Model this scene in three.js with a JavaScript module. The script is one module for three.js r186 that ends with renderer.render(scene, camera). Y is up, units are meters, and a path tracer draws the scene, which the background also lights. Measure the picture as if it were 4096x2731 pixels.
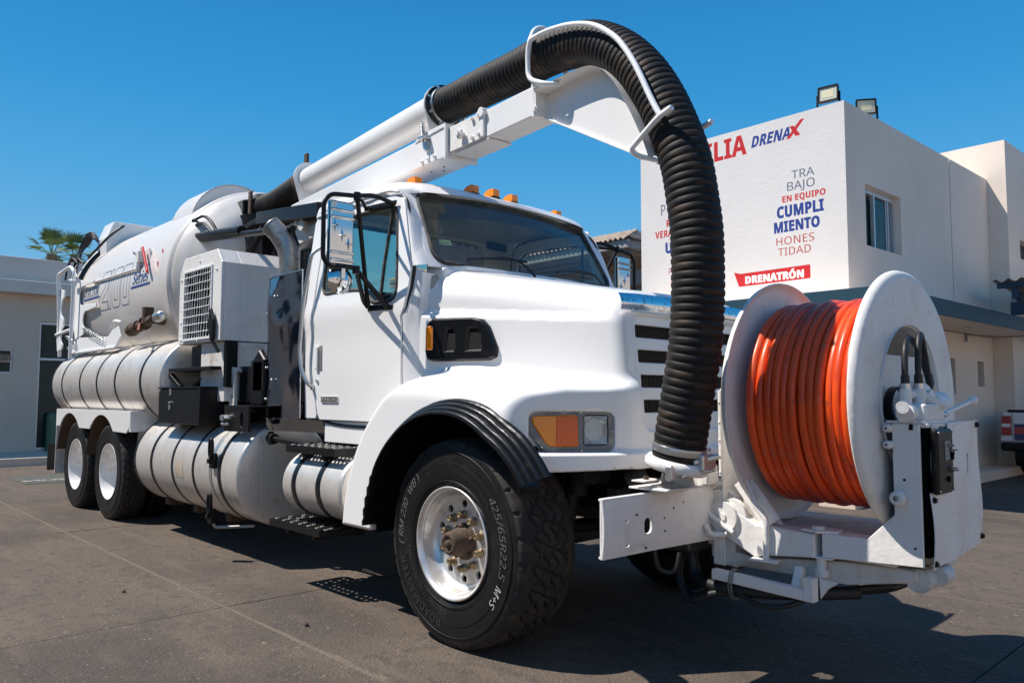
import * as THREE from 'three';
import { RoundedBoxGeometry } from 'three/addons/geometries/RoundedBoxGeometry.js';
import { mergeGeometries, toCreasedNormals } from 'three/addons/utils/BufferGeometryUtils.js';
import { TessellateModifier } from 'three/addons/modifiers/TessellateModifier.js';

// ---------------------------------------------------------------- camera, sky, sun, exposure
const V = (x, y, z) => new THREE.Vector3(x, y, z);
const scene = new THREE.Scene();
const camera = new THREE.PerspectiveCamera(47.126, 1024 / 682, 0.05, 3000);
{
  const yaw = 0.7567, pitch = 0.0705, roll = 0.0026;
  const F = V(-Math.cos(yaw) * Math.cos(pitch), Math.sin(pitch), -Math.sin(yaw) * Math.cos(pitch));
  const R0 = F.clone().cross(V(0, 1, 0)).normalize(), U0 = R0.clone().cross(F);
  const R = R0.clone().multiplyScalar(Math.cos(roll)).addScaledVector(U0, Math.sin(roll));
  const U = U0.clone().multiplyScalar(Math.cos(roll)).addScaledVector(R0, -Math.sin(roll));
  camera.position.set(3.3025, 1.3248, 3.8483);
  camera.quaternion.setFromRotationMatrix(new THREE.Matrix4().makeBasis(R, U, F.clone().negate()));
}
const EXPOSURE = 1.24;
const renderer = new THREE.WebGLRenderer({ antialias: true });
renderer.setSize(1024, 682);
renderer.toneMapping = THREE.LinearToneMapping;
renderer.toneMappingExposure = EXPOSURE;
renderer.shadowMap.enabled = true;
{ // clear deep-blue sky, the same all the way round
  const W = 512, H = 256, d = new Float32Array(W * H * 4);
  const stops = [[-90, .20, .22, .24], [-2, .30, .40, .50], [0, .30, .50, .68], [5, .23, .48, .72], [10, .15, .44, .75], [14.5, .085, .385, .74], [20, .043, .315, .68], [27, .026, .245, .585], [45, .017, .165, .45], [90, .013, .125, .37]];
  for (let y = 0; y < H; y++) {
    const el = ((y + .5) / H - .5) * 180; // first row = bottom (v = 0)
    let k = 0; while (k < stops.length - 2 && el > stops[k + 1][0]) k++;
    const a = stops[k], b = stops[k + 1], t = Math.min(1, Math.max(0, (el - a[0]) / (b[0] - a[0])));
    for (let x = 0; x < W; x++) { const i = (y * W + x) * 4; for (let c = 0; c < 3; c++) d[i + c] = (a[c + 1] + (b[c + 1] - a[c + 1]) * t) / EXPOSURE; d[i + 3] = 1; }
  }
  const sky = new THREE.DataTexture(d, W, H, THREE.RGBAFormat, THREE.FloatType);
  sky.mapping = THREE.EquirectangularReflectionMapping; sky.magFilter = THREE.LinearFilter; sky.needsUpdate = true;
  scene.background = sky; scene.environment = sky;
}
const sun = new THREE.DirectionalLight(new THREE.Color().setRGB(1, .945, .875), 5);
sun.position.set(-.46, 1, .48).multiplyScalar(40);
sun.castShadow = true;
Object.assign(sun.shadow.camera, { left: -20, right: 20, top: 20, bottom: -20, near: 1, far: 120 });
sun.shadow.mapSize.set(4096, 4096);
scene.add(sun, sun.target);

// ---------------------------------------------------------------- helpers
let seed = 7;
const rnd = () => { seed = (seed + 0x6d2b79f5) | 0; let t = Math.imul(seed ^ (seed >>> 15), 1 | seed); t = (t + Math.imul(t ^ (t >>> 7), 61 | t)) ^ t; return ((t ^ (t >>> 14)) >>> 0) / 4294967296; };
const rr = (a, b) => a + (b - a) * rnd();
const lerp = (a, b, t) => a + (b - a) * t, clamp = (x, a, b) => Math.min(b, Math.max(a, x));
const sst = (a, b, x) => { const t = clamp((x - a) / (b - a), 0, 1); return t * t * (3 - 2 * t); };
const taken = {};
const numbered = (n) => { const k = (taken[n] = (taken[n] ?? -1) + 1); return k ? n + '_' + String(k).padStart(3, '0') : n; };
function tag(o, label, category, group, kind) { o.userData = { ...o.userData, label, ...(category ? { category } : {}), ...(group ? { group } : {}), ...(kind ? { kind } : {}) }; return o; }
function thing(name, label, category, pos = [0, 0, 0], turn = 0, group) {
  const o = new THREE.Group(); o.name = numbered(name); o.position.set(...pos); o.rotation.y = turn; scene.add(o); return tag(o, label, category, group);
}
// every geometry: non-indexed position, normal, uv (uv in metres by the main direction of each face)
function G(g, keepUV = false) {
  let q = g.index ? g.toNonIndexed() : g;
  if (!q.attributes.normal) q.computeVertexNormals();
  for (const k of Object.keys(q.attributes)) if (!['position', 'normal', 'uv'].includes(k)) q.deleteAttribute(k);
  if (!keepUV || !q.attributes.uv) {
    const p = q.attributes.position, uv = new Float32Array(p.count * 2), a = V(), b = V(), c = V(), n = V();
    for (let i = 0; i < p.count; i += 3) {
      a.fromBufferAttribute(p, i); b.fromBufferAttribute(p, i + 1); c.fromBufferAttribute(p, i + 2);
      n.copy(b).sub(a).cross(c.clone().sub(a)); const x = Math.abs(n.x), y = Math.abs(n.y), z = Math.abs(n.z);
      [a, b, c].forEach((v, k) => { const j = (i + k) * 2; if (x >= y && x >= z) { uv[j] = v.z; uv[j + 1] = v.y; } else if (y >= z) { uv[j] = v.x; uv[j + 1] = v.z; } else { uv[j] = v.x; uv[j + 1] = v.y; } });
    }
    q.setAttribute('uv', new THREE.BufferAttribute(uv, 2));
  }
  q.morphAttributes = {}; return q;
}
const merge = (list, keepUV) => { const l = [list].flat(9).map((g) => G(g, keepUV)); return l.length === 1 ? l[0] : mergeGeometries(l); };
function P(parent, name, geos, mat, keepUV) {
  const m = new THREE.Mesh(geos.isBufferGeometry ? G(geos, keepUV) : merge(geos, keepUV), mat); m.name = numbered(name); m.castShadow = m.receiveShadow = true; parent.add(m); return m;
}
function grp(parent, name, pos = [0, 0, 0]) { const o = new THREE.Group(); o.name = numbered(name); o.position.set(...pos); parent.add(o); return o; }
const box = (x0, x1, y0, y1, z0, z1, b = .006) => { const w = Math.abs(x1 - x0), h = Math.abs(y1 - y0), d = Math.abs(z1 - z0); const r = Math.min(b, w * .45, h * .45, d * .45); const g = r > .0005 ? new RoundedBoxGeometry(w, h, d, 1, r) : new THREE.BoxGeometry(w, h, d); return g.translate((x0 + x1) / 2, (y0 + y1) / 2, (z0 + z1) / 2); };
const frameM = (o, ux, uy) => { const x = V(...ux).normalize(), y0 = V(...uy), z = x.clone().cross(y0).normalize(), y = z.clone().cross(x); return new THREE.Matrix4().makeBasis(x, y, z).setPosition(...o); };
const dirM = (a, b, up = [0, 1, 0]) => { // z along a->b
  const z = V(...b).sub(V(...a)).normalize(); let u = V(...up); if (Math.abs(u.dot(z)) > .98) u = V(1, 0, 0);
  const x = u.clone().cross(z).normalize(), y = z.clone().cross(x); return new THREE.Matrix4().makeBasis(x, y, z).setPosition(...a);
};
const dist = (a, b) => V(...a).distanceTo(V(...b));
const beam = (a, b, w, h, bev = .006, up) => { const L = dist(a, b); return box(-w / 2, w / 2, -h / 2, h / 2, 0, L, bev).applyMatrix4(dirM(a, b, up)); };
const cyl = (a, b, r, r2 = r, n = 24, open = false) => { const L = dist(a, b); return new THREE.CylinderGeometry(r2, r, L, n, 1, open).translate(0, L / 2, 0).rotateX(Math.PI / 2).applyMatrix4(dirM(a, b)); };
const ball = (c, r, n = 14) => new THREE.SphereGeometry(r, n, Math.ceil(n * .6)).translate(...c);
// lathe: profile of [radius, along], about the axis from o towards d
function lathe(prof, o, d, n = 48, a0 = 0, a1 = Math.PI * 2) {
  return new THREE.LatheGeometry(prof.map(([r, h]) => new THREE.Vector2(Math.max(r, 1e-5), h)), n, a0, a1).rotateX(Math.PI / 2).applyMatrix4(dirM(o, V(...o).add(V(...d)).toArray()));
}
function shape(poly, holes = []) { const s = new THREE.Shape(poly.map((p) => new THREE.Vector2(p[0], p[1]))); for (const h of holes) s.holes.push(new THREE.Path(h.map((p) => new THREE.Vector2(p[0], p[1])))); return s; }
function extr(poly, holes, depth, bevel = 0) {
  return new THREE.ExtrudeGeometry(shape(poly, holes), { depth: depth - 2 * bevel, bevelEnabled: bevel > 0, bevelSize: bevel, bevelThickness: bevel, bevelOffset: holes.length > 1 ? 0 : -bevel, bevelSegments: 1, steps: 1, curveSegments: 4 }).translate(0, 0, bevel);
}
const extXY = (poly, holes, z0, z1, b = .003) => extr(poly, holes, z1 - z0, b).translate(0, 0, z0);
const extYZ = (poly, holes, x0, x1, b = .003) => extr(poly.map(([z, y]) => [-z, y]), holes.map((h) => h.map(([z, y]) => [-z, y])), x1 - x0, b).applyMatrix4(frameM([x0, 0, 0], [0, 0, -1], [0, 1, 0]));
const extXZ = (poly, holes, y0, y1, b = .003) => extr(poly.map(([x, z]) => [x, -z]), holes.map((h) => h.map(([x, z]) => [x, -z])), y1 - y0, b).applyMatrix4(frameM([0, y0, 0], [1, 0, 0], [0, 0, -1]));
const circ = (cx, cy, r, n = 24, ry = r) => Array.from({ length: n }, (_, i) => [cx + r * Math.cos(i / n * Math.PI * 2), cy + ry * Math.sin(i / n * Math.PI * 2)]);
function rrect(x0, x1, y0, y1, r, n = 5) { const o = []; for (const [cx, cy, a] of [[x1 - r, y1 - r, 0], [x0 + r, y1 - r, 1], [x0 + r, y0 + r, 2], [x1 - r, y0 + r, 3]]) for (let i = 0; i <= n; i++) { const t = (a + i / n) * Math.PI / 2; o.push([cx + r * Math.cos(t), cy + r * Math.sin(t)]); } return o; }
// round the corners of a polyline
function roundPts(pts, r = .05, n = 5, closed = false) {
  const v = pts.map((p) => V(...p)), o = []; const N = v.length;
  for (let i = 0; i < N; i++) {
    if (!closed && (i === 0 || i === N - 1)) { o.push(v[i]); continue; }
    const p = v[i], a = v[(i + N - 1) % N], b = v[(i + 1) % N], da = a.clone().sub(p), db = b.clone().sub(p), k = Math.min(r, da.length() * .48, db.length() * .48);
    const s = p.clone().addScaledVector(da.normalize(), k), e = p.clone().addScaledVector(db.normalize(), k);
    for (let j = 0; j <= n; j++) { const t = j / n; o.push(s.clone().multiplyScalar((1 - t) * (1 - t)).addScaledVector(p, 2 * t * (1 - t)).addScaledVector(e, t * t)); }
  }
  return o.map((q) => q.toArray());
}
const smooth = (pts, n = 40, closed = false) => new THREE.CatmullRomCurve3(pts.map((p) => V(...p)), closed, 'centripetal').getSpacedPoints(n).map((p) => p.toArray());
// tube along points (radius number or function of t and of angle), flat ends
function sweep(pts, r, n = 10, closed = false) {
  const v = pts.map((p) => V(...p)); if (closed && v[0].distanceTo(v[v.length - 1]) < 1e-6) v.pop();
  const N = v.length, T = v.map((p, i) => { const a = closed ? v[(i + N - 1) % N] : v[Math.max(0, i - 1)], b = closed ? v[(i + 1) % N] : v[Math.min(N - 1, i + 1)]; return b.clone().sub(a).normalize(); });
  let nrm = Math.abs(T[0].y) < .9 ? V(0, 1, 0) : V(1, 0, 0); const rings = [];
  for (let i = 0; i < N; i++) {
    nrm = nrm.clone().addScaledVector(T[i], -nrm.dot(T[i])).normalize(); const bi = T[i].clone().cross(nrm), ring = [];
    for (let j = 0; j < n; j++) { const a = j / n * Math.PI * 2, q = typeof r === 'function' ? r(i / (N - 1), a) : r; ring.push(v[i].clone().addScaledVector(nrm, Math.cos(a) * q).addScaledVector(bi, Math.sin(a) * q)); }
    rings.push(ring);
  }
  const pos = [], idx = []; for (const g of rings) for (const p of g) pos.push(p.x, p.y, p.z);
  const M = closed ? N : N - 1;
  for (let i = 0; i < M; i++) for (let j = 0; j < n; j++) { const a = i * n + j, b = i * n + (j + 1) % n, i2 = (i + 1) % N, c = i2 * n + j, d = i2 * n + (j + 1) % n; idx.push(a, c, b, b, c, d); }
  const g = new THREE.BufferGeometry(); g.setAttribute('position', new THREE.Float32BufferAttribute(pos, 3)); g.setIndex(idx); g.computeVertexNormals();
  const side = G(g); if (closed) return side;
  const cap = (ring, flip) => { const c = []; for (let j = 1; j < n - 1; j++) { const t = flip ? [ring[0], ring[j + 1], ring[j]] : [ring[0], ring[j], ring[j + 1]]; for (const p of t) c.push(p.x, p.y, p.z); } const q = new THREE.BufferGeometry(); q.setAttribute('position', new THREE.Float32BufferAttribute(c, 3)); q.computeVertexNormals(); return G(q); };
  return merge([side, cap(rings[0], false), cap(rings[N - 1], true)]);
}
const pipe = (pts, r, bend = .05, n = 10, closed = false) => sweep(roundPts(pts, bend, 5, closed), r, n, closed);
// surface from a grid of points f(i, j)
function gridGeo(nu, nv, f, crease) {
  const pos = [], idx = [], uv = []; for (let i = 0; i <= nu; i++) for (let j = 0; j <= nv; j++) { pos.push(...f(i / nu, j / nv)); uv.push(i / nu, j / nv); }
  for (let i = 0; i < nu; i++) for (let j = 0; j < nv; j++) { const a = i * (nv + 1) + j, b = a + 1, c = a + nv + 1, d = c + 1; idx.push(a, c, b, b, c, d); }
  const g = new THREE.BufferGeometry(); g.setAttribute('position', new THREE.Float32BufferAttribute(pos, 3)); g.setAttribute('uv', new THREE.Float32BufferAttribute(uv, 2)); g.setIndex(idx); g.computeVertexNormals();
  return crease ? toCreasedNormals(g, crease) : g;
}
const mirrorZ = (g) => { const q = g.clone(); q.scale(1, 1, -1); const h = q.index ? q.toNonIndexed() : q; for (const k of Object.keys(h.attributes)) { const a = h.attributes[k], n = a.itemSize; for (let i = 0; i < a.count; i += 3) for (let c = 0; c < n; c++) { const s = a.array[(i + 1) * n + c]; a.array[(i + 1) * n + c] = a.array[(i + 2) * n + c]; a.array[(i + 2) * n + c] = s; } } return h; };
function tess(g, len, it = 8) { return new TessellateModifier(len, it).modify(g.index ? g.toNonIndexed() : g); }
function deform(g, f) { const p = g.attributes.position; for (let i = 0; i < p.count; i++) { const q = f(p.getX(i), p.getY(i), p.getZ(i)); p.setXYZ(i, q[0], q[1], q[2]); } g.deleteAttribute('normal'); return toCreasedNormals(g, .6); }
// closed surface of a distance field: surface nets, vertices pulled onto the zero level
function netMesh(f, [x0, x1], [y0, y1], [z0, z1], h) {
  const nx = Math.ceil((x1 - x0) / h), ny = Math.ceil((y1 - y0) / h), nz = Math.ceil((z1 - z0) / h), NX = nx + 1, NY = ny + 1, NZ = nz + 1;
  const val = new Float32Array(NX * NY * NZ), id = (i, j, k) => (k * NY + j) * NX + i;
  for (let k = 0; k < NZ; k++) for (let j = 0; j < NY; j++) for (let i = 0; i < NX; i++) val[id(i, j, k)] = f(x0 + i * h, y0 + j * h, z0 + k * h);
  const vid = new Int32Array(NX * NY * NZ).fill(-1), pos = [];
  const E = [[0, 1], [2, 3], [4, 5], [6, 7], [0, 2], [1, 3], [4, 6], [5, 7], [0, 4], [1, 5], [2, 6], [3, 7]];
  for (let k = 0; k < nz; k++) for (let j = 0; j < ny; j++) for (let i = 0; i < nx; i++) {
    const v = []; let m = 0; for (let c = 0; c < 8; c++) { const q = val[id(i + (c & 1), j + (c >> 1 & 1), k + (c >> 2))]; v.push(q); if (q < 0) m |= 1 << c; }
    if (!m || m === 255) continue;
    let sx = 0, sy = 0, sz = 0, n = 0;
    for (const [a, b] of E) if ((v[a] < 0) !== (v[b] < 0)) { const t = v[a] / (v[a] - v[b]); sx += lerp(a & 1, b & 1, t); sy += lerp(a >> 1 & 1, b >> 1 & 1, t); sz += lerp(a >> 2, b >> 2, t); n++; }
    vid[id(i, j, k)] = pos.length / 3; pos.push(x0 + (i + sx / n) * h, y0 + (j + sy / n) * h, z0 + (k + sz / n) * h);
  }
  const idx = [];
  const quad = (a, b, c, d, flip) => { if (a < 0 || b < 0 || c < 0 || d < 0) return; flip ? idx.push(a, c, b, a, d, c) : idx.push(a, b, c, a, c, d); };
  for (let k = 1; k < nz; k++) for (let j = 1; j < ny; j++) for (let i = 1; i < nx; i++) {
    const o = val[id(i, j, k)] < 0;
    if (o !== (val[id(i + 1, j, k)] < 0)) quad(vid[id(i, j - 1, k - 1)], vid[id(i, j, k - 1)], vid[id(i, j, k)], vid[id(i, j - 1, k)], !o);
    if (o !== (val[id(i, j + 1, k)] < 0)) quad(vid[id(i - 1, j, k - 1)], vid[id(i - 1, j, k)], vid[id(i, j, k)], vid[id(i, j, k - 1)], !o);
    if (o !== (val[id(i, j, k + 1)] < 0)) quad(vid[id(i - 1, j - 1, k)], vid[id(i, j - 1, k)], vid[id(i, j, k)], vid[id(i - 1, j, k)], !o);
  }
  const nor = new Float32Array(pos.length), e = h * .25;
  for (let i = 0; i < pos.length; i += 3) {
    let gx, gy, gz, l;
    for (let s = 0; s < 3; s++) {
      const x = pos[i], y = pos[i + 1], z = pos[i + 2];
      gx = f(x + e, y, z) - f(x - e, y, z); gy = f(x, y + e, z) - f(x, y - e, z); gz = f(x, y, z + e) - f(x, y, z - e); l = Math.hypot(gx, gy, gz) || 1;
      if (s < 2) { const d = clamp(f(x, y, z) / Math.max(.3, l / (2 * e)), -h * .6, h * .6); pos[i] -= gx / l * d; pos[i + 1] -= gy / l * d; pos[i + 2] -= gz / l * d; }
    }
    nor[i] = gx / l; nor[i + 1] = gy / l; nor[i + 2] = gz / l;
  }
  const g = new THREE.BufferGeometry(); g.setAttribute('position', new THREE.Float32BufferAttribute(pos, 3)); g.setAttribute('normal', new THREE.BufferAttribute(nor, 3)); g.setIndex(idx); return g;
}
const smin = (a, b, k) => { const q = Math.max(k - Math.abs(a - b), 0) / k; return Math.min(a, b) - q * q * k * .25; }, smax = (a, b, k) => -smin(-a, -b, k);

// ---------------------------------------------------------------- procedural textures
const hash2 = (x, y, s) => { let h = Math.imul(x, 374761393) ^ Math.imul(y, 668265263) ^ Math.imul(s, 1274126177); h = Math.imul(h ^ (h >>> 13), 1274126177); return ((h ^ (h >>> 16)) >>> 0) / 4294967296; };
const vnoise = (x, y, per, s) => { const xi = Math.floor(x), yi = Math.floor(y), fx = x - xi, fy = y - yi, u = fx * fx * (3 - 2 * fx), v = fy * fy * (3 - 2 * fy), w = (q) => ((q % per) + per) % per; const a = hash2(w(xi), w(yi), s), b = hash2(w(xi + 1), w(yi), s), c = hash2(w(xi), w(yi + 1), s), d = hash2(w(xi + 1), w(yi + 1), s); return lerp(lerp(a, b, u), lerp(c, d, u), v); };
const fbm = (u, v, per, oct, s) => { let t = 0, a = .5, n = 0; for (let i = 0; i < oct; i++) { t += a * vnoise(u * per, v * per, per, s + i); n += a; a *= .5; per *= 2; } return t / n; };
const srgb8 = (c) => 255 * (c <= .0031308 ? c * 12.92 : 1.055 * Math.pow(clamp(c, 0, 1), 1 / 2.4) - .055);
function tex(n, size, f, linear = false) { // f(u, v) -> linear [r, g, b] or a number
  const d = new Uint8Array(n * n * 4);
  for (let y = 0; y < n; y++) for (let x = 0; x < n; x++) { const q = f((x + .5) / n, (y + .5) / n), i = (y * n + x) * 4, a = typeof q === 'number' ? [q, q, q] : q; for (let c = 0; c < 3; c++) d[i + c] = linear ? clamp(a[c], 0, 1) * 255 : srgb8(a[c]); d[i + 3] = 255; }
  const t = new THREE.DataTexture(d, n, n); t.wrapS = t.wrapT = THREE.RepeatWrapping; t.magFilter = THREE.LinearFilter; t.colorSpace = linear ? THREE.NoColorSpace : THREE.SRGBColorSpace; t.repeat.set(1 / size[0], 1 / (size[1] ?? size[0])); t.needsUpdate = true; return t;
}
const mixc = (a, b, t) => [lerp(a[0], b[0], t), lerp(a[1], b[1], t), lerp(a[2], b[2], t)];
const S = (o) => new THREE.MeshStandardMaterial(o), PH = (o) => new THREE.MeshPhysicalMaterial(o);
const C = (r, g, b) => new THREE.Color().setRGB(r, g, b);
const streakT = (base, dirt, amt, s, size = 1.3) => tex(512, [size], (u, v) => { const a = fbm(u, v, 5, 5, s), b = fbm(u, v, 24, 3, s + 40), st = fbm(u * 6 % 1, v, 6, 4, s + 9); return mixc(base, dirt, clamp(sst(.5, .85, a) * amt + sst(.66, .8, b) * amt * .6 + sst(.6, .9, st) * amt * .5, 0, 1)); });
const grainT = (n, size, s, a = .35, b = .65, per = 32) => tex(n, [size], (u, v) => sst(a, b, fbm(u, v, per, 4, s)), true);

const M = {};
M.paint = PH({ map: streakT([.85, .825, .795], [.68, .645, .59], .22, 3, 1.9), roughness: .42, clearcoat: .45, clearcoatRoughness: .16, roughnessMap: tex(256, [1.1], (u, v) => .75 + .25 * fbm(u, v, 8, 4, 12), true) });
M.cabPaint = PH({ map: streakT([.88, .86, .835], [.78, .755, .725], .14, 5, 2.3), roughness: .4, clearcoat: .6, clearcoatRoughness: .1 });
M.old = S({ map: streakT([.80, .77, .735], [.45, .34, .24], .24, 21, 1.1), roughness: .5, bumpMap: grainT(256, .5, 77, .2, .8, 24), bumpScale: .0007 });
M.worn = S({ map: streakT([.70, .665, .62], [.33, .24, .15], .5, 31, .8), roughness: .55, bumpMap: grainT(256, .4, 78, .2, .8, 24), bumpScale: .001 });
M.tank = PH({ map: streakT([.70, .655, .605], [.54, .46, .37], .3, 41, 2.6), roughness: .38, clearcoat: .35, clearcoatRoughness: .2 });
M.alu = S({ map: tex(512, [.9, 1.4], (u, v) => { const f = .5 * vnoise(u * 160, v * 5, 5120, 52) + .3 * vnoise(u * 60, v * 9, 5120, 55) + .2 * vnoise(u * 300, v * 14, 5120, 56), d = fbm(u, v, 14, 5, 53), e = fbm(u, v, 4, 3, 57); return mixc([.68, .64, .59], [.33, .28, .225], clamp((f - .42) * .55 + sst(.58, .8, d) * .35 + (e - .5) * .25, 0, 1)); }), metalness: .42, roughness: .46, roughnessMap: tex(256, [.7], (u, v) => .6 + .4 * fbm(u, v, 10, 4, 54), true) });
M.polish = S({ map: tex(256, [.5], (u, v) => mixc([.80, .78, .75], [.52, .45, .37], clamp(sst(.52, .85, fbm(u, v, 7, 5, 61)) * .7, 0, 1))), metalness: .6, roughness: .33 });
M.black = PH({ map: tex(256, [.9], (u, v) => mixc([.007, .007, .0075], [.035, .03, .027], sst(.62, .95, fbm(u, v, 9, 5, 71)) * .5)), roughness: .4, specularIntensity: .55 });
M.void = PH({ color: C(.005, .005, .0055), roughness: .9, specularIntensity: .2 });
M.dark = S({ color: C(.03, .028, .026), roughness: .7, metalness: .2 });
M.tyre = PH({ specularIntensity: .6, map: tex(256, [.5], (u, v) => mixc([.009, .009, .009], [.026, .023, .021], sst(.45, .9, fbm(u, v, 8, 5, 81)) * .6)), roughness: .48 });
M.tread = S({ map: tex(256, [.35], (u, v) => mixc([.022, .020, .019], [.048, .039, .031], sst(.4, .85, fbm(u, v, 8, 5, 82)))), roughness: .85 });
M.rubber = PH({ map: tex(256, [.5], (u, v) => mixc([.007, .0075, .009], [.035, .032, .03], sst(.6, .9, fbm(u, v, 7, 5, 83)) * .5)), roughness: .3, specularIntensity: .8 });
M.hose = PH({ specularIntensity: .5, map: tex(512, [.7, .25], (u, v) => mixc([.011, .0105, .010], [.062, .038, .023], clamp(sst(.50, .80, fbm(u, v, 6, 5, 84)) * .8, 0, 1))), roughness: .6 });
M.cable = S({ color: C(.014, .014, .015), roughness: .5 });
M.chrome = S({ color: C(.66, .67, .68), metalness: 1, roughness: .06 });
M.zinc = S({ color: C(.62, .63, .62), metalness: .9, roughness: .34 });
M.steel = S({ map: tex(256, [.4], (u, v) => mixc([.40, .375, .345], [.20, .15, .105], sst(.5, .85, fbm(u, v, 8, 5, 85)) * .8)), metalness: .75, roughness: .42 });
M.shield = S({ color: C(.30, .31, .335), metalness: 1, roughness: .085, bumpMap: tex(256, [1.6], (u, v) => fbm(u, v, 5, 3, 86), true), bumpScale: .012 });
M.rust = S({ map: tex(256, [.12], (u, v) => mixc([.05, .035, .026], [.16, .105, .07], fbm(u, v, 8, 5, 87))), roughness: .85, metalness: .3 });
M.brass = S({ map: tex(128, [.1], (u, v) => mixc([.42, .32, .19], [.22, .14, .08], sst(.4, .8, fbm(u, v, 6, 4, 88)))), metalness: .7, roughness: .42 });
M.amber = PH({ color: C(1, .27, .008), roughness: .18, clearcoat: .6, clearcoatRoughness: .06 });
M.amberRib = PH({ color: C(.92, .13, .004), roughness: .26, clearcoat: .5, bumpMap: tex(128, [.05, .05], (u, v) => .5 + .5 * Math.sin(u * Math.PI * 12) * Math.sin(v * Math.PI * 8), true), bumpScale: .003 });
M.glass = PH({ color: C(.78, .86, .80), transmission: 1, thickness: 0, roughness: .02, ior: 1.5 });
M.tint = PH({ color: C(.34, .28, .27), transmission: 1, thickness: 0, roughness: .02, ior: 1.5 });
M.lampGlass = PH({ color: C(.93, .94, .93), transmission: .85, thickness: 0, roughness: .16, bumpMap: tex(128, [.045, .03], (u, v) => .5 + .5 * Math.sin(u * Math.PI * 12), true), bumpScale: .002 });
M.darkGlass = PH({ color: C(.012, .02, .022), roughness: .06, clearcoat: 1, clearcoatRoughness: .03 });
M.seal = S({ map: tex(128, [.3], (u, v) => mixc([.03, .029, .028], [.12, .105, .09], sst(.5, .85, fbm(u, v, 6, 4, 89)))), roughness: .7 });
M.greyPlastic = S({ map: tex(128, [.3], (u, v) => mixc([.20, .20, .205], [.34, .32, .29], sst(.45, .8, fbm(u, v, 6, 4, 90)))), roughness: .5, metalness: .3 });
M.cabIn = S({ color: C(.40, .39, .35), roughness: .8 });
M.cabRoof = S({ color: C(.55, .53, .47), roughness: .9 });
M.seat = S({ color: C(.06, .065, .09), roughness: .85 });
M.lilac = S({ color: C(.50, .52, .80), roughness: .85 });
M.redPaint = S({ color: C(.62, .02, .02), roughness: .4 });
M.redLens = PH({ color: C(.35, .008, .01), roughness: .2, clearcoat: .8 });
M.orange = S({ map: tex(512, [.9, .9], (u, v) => { const a = fbm(u, v, 6, 5, 91), b = fbm(u, v, 18, 4, 92), g = fbm(u, v, 11, 5, 93); let c = mixc([.84, .090, .010], [.66, .058, .010], sst(.42, .72, a)); c = mixc(c, [.50, .17, .10], sst(.62, .8, g) * .3); return mixc(c, [.16, .06, .035], sst(.74, .8, b) * .5); }), roughness: .42, roughnessMap: tex(256, [.5], (u, v) => .6 + .4 * fbm(u, v, 9, 4, 94), true) });
M.white = S({ color: C(.82, .82, .81), roughness: .5 });
M.rim = PH({ map: tex(256, [.6], (u, v) => mixc([.78, .77, .75], [.45, .36, .27], sst(.56, .85, fbm(u, v, 6, 5, 95)) * .6)), roughness: .35, clearcoat: .4 });
M.flap = S({ map: tex(128, [.4], (u, v) => mixc([.085, .055, .035], [.15, .10, .065], fbm(u, v, 6, 5, 96))), roughness: .9 });
// ---------------------------------------------------------------- ground
M.ground = S({ map: tex(1024, [5.3], (u, v) => {
  const a = fbm(u, v, 4, 6, 101), b = fbm(u, v, 90, 3, 102), cst = fbm((u * 1) % 1, (v * 5) % 1, 5, 4, 103), sp = hash2(Math.floor(u * 1024), Math.floor(v * 1024), 104), sp2 = vnoise(u * 340, v * 340, 340, 105);
  let c = mixc([.106, .080, .060], [.066, .051, .041], sst(.36, .68, a)); c = mixc(c, [.140, .103, .076], sst(.5, .75, cst) * .45); c = mixc(c, [.045, .04, .037], sst(.52, .8, b) * .5);
  if (sp2 > .93) c = mixc(c, [.30, .26, .22], .55); if (sp > .985) c = mixc(c, [.03, .028, .027], .6); return c;
}), roughness: .93, bumpMap: grainT(512, .8, 106, .25, .8, 64), bumpScale: .004 });
M.joint = S({ map: tex(256, [.35], (u, v) => mixc([.185, .142, .105], [.11, .086, .065], fbm(u, v, 14, 4, 107))), roughness: .95, bumpMap: grainT(256, .2, 108, .2, .8, 24), bumpScale: .004 });
M.crack = S({ color: C(.028, .024, .021), roughness: 1 });
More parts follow.
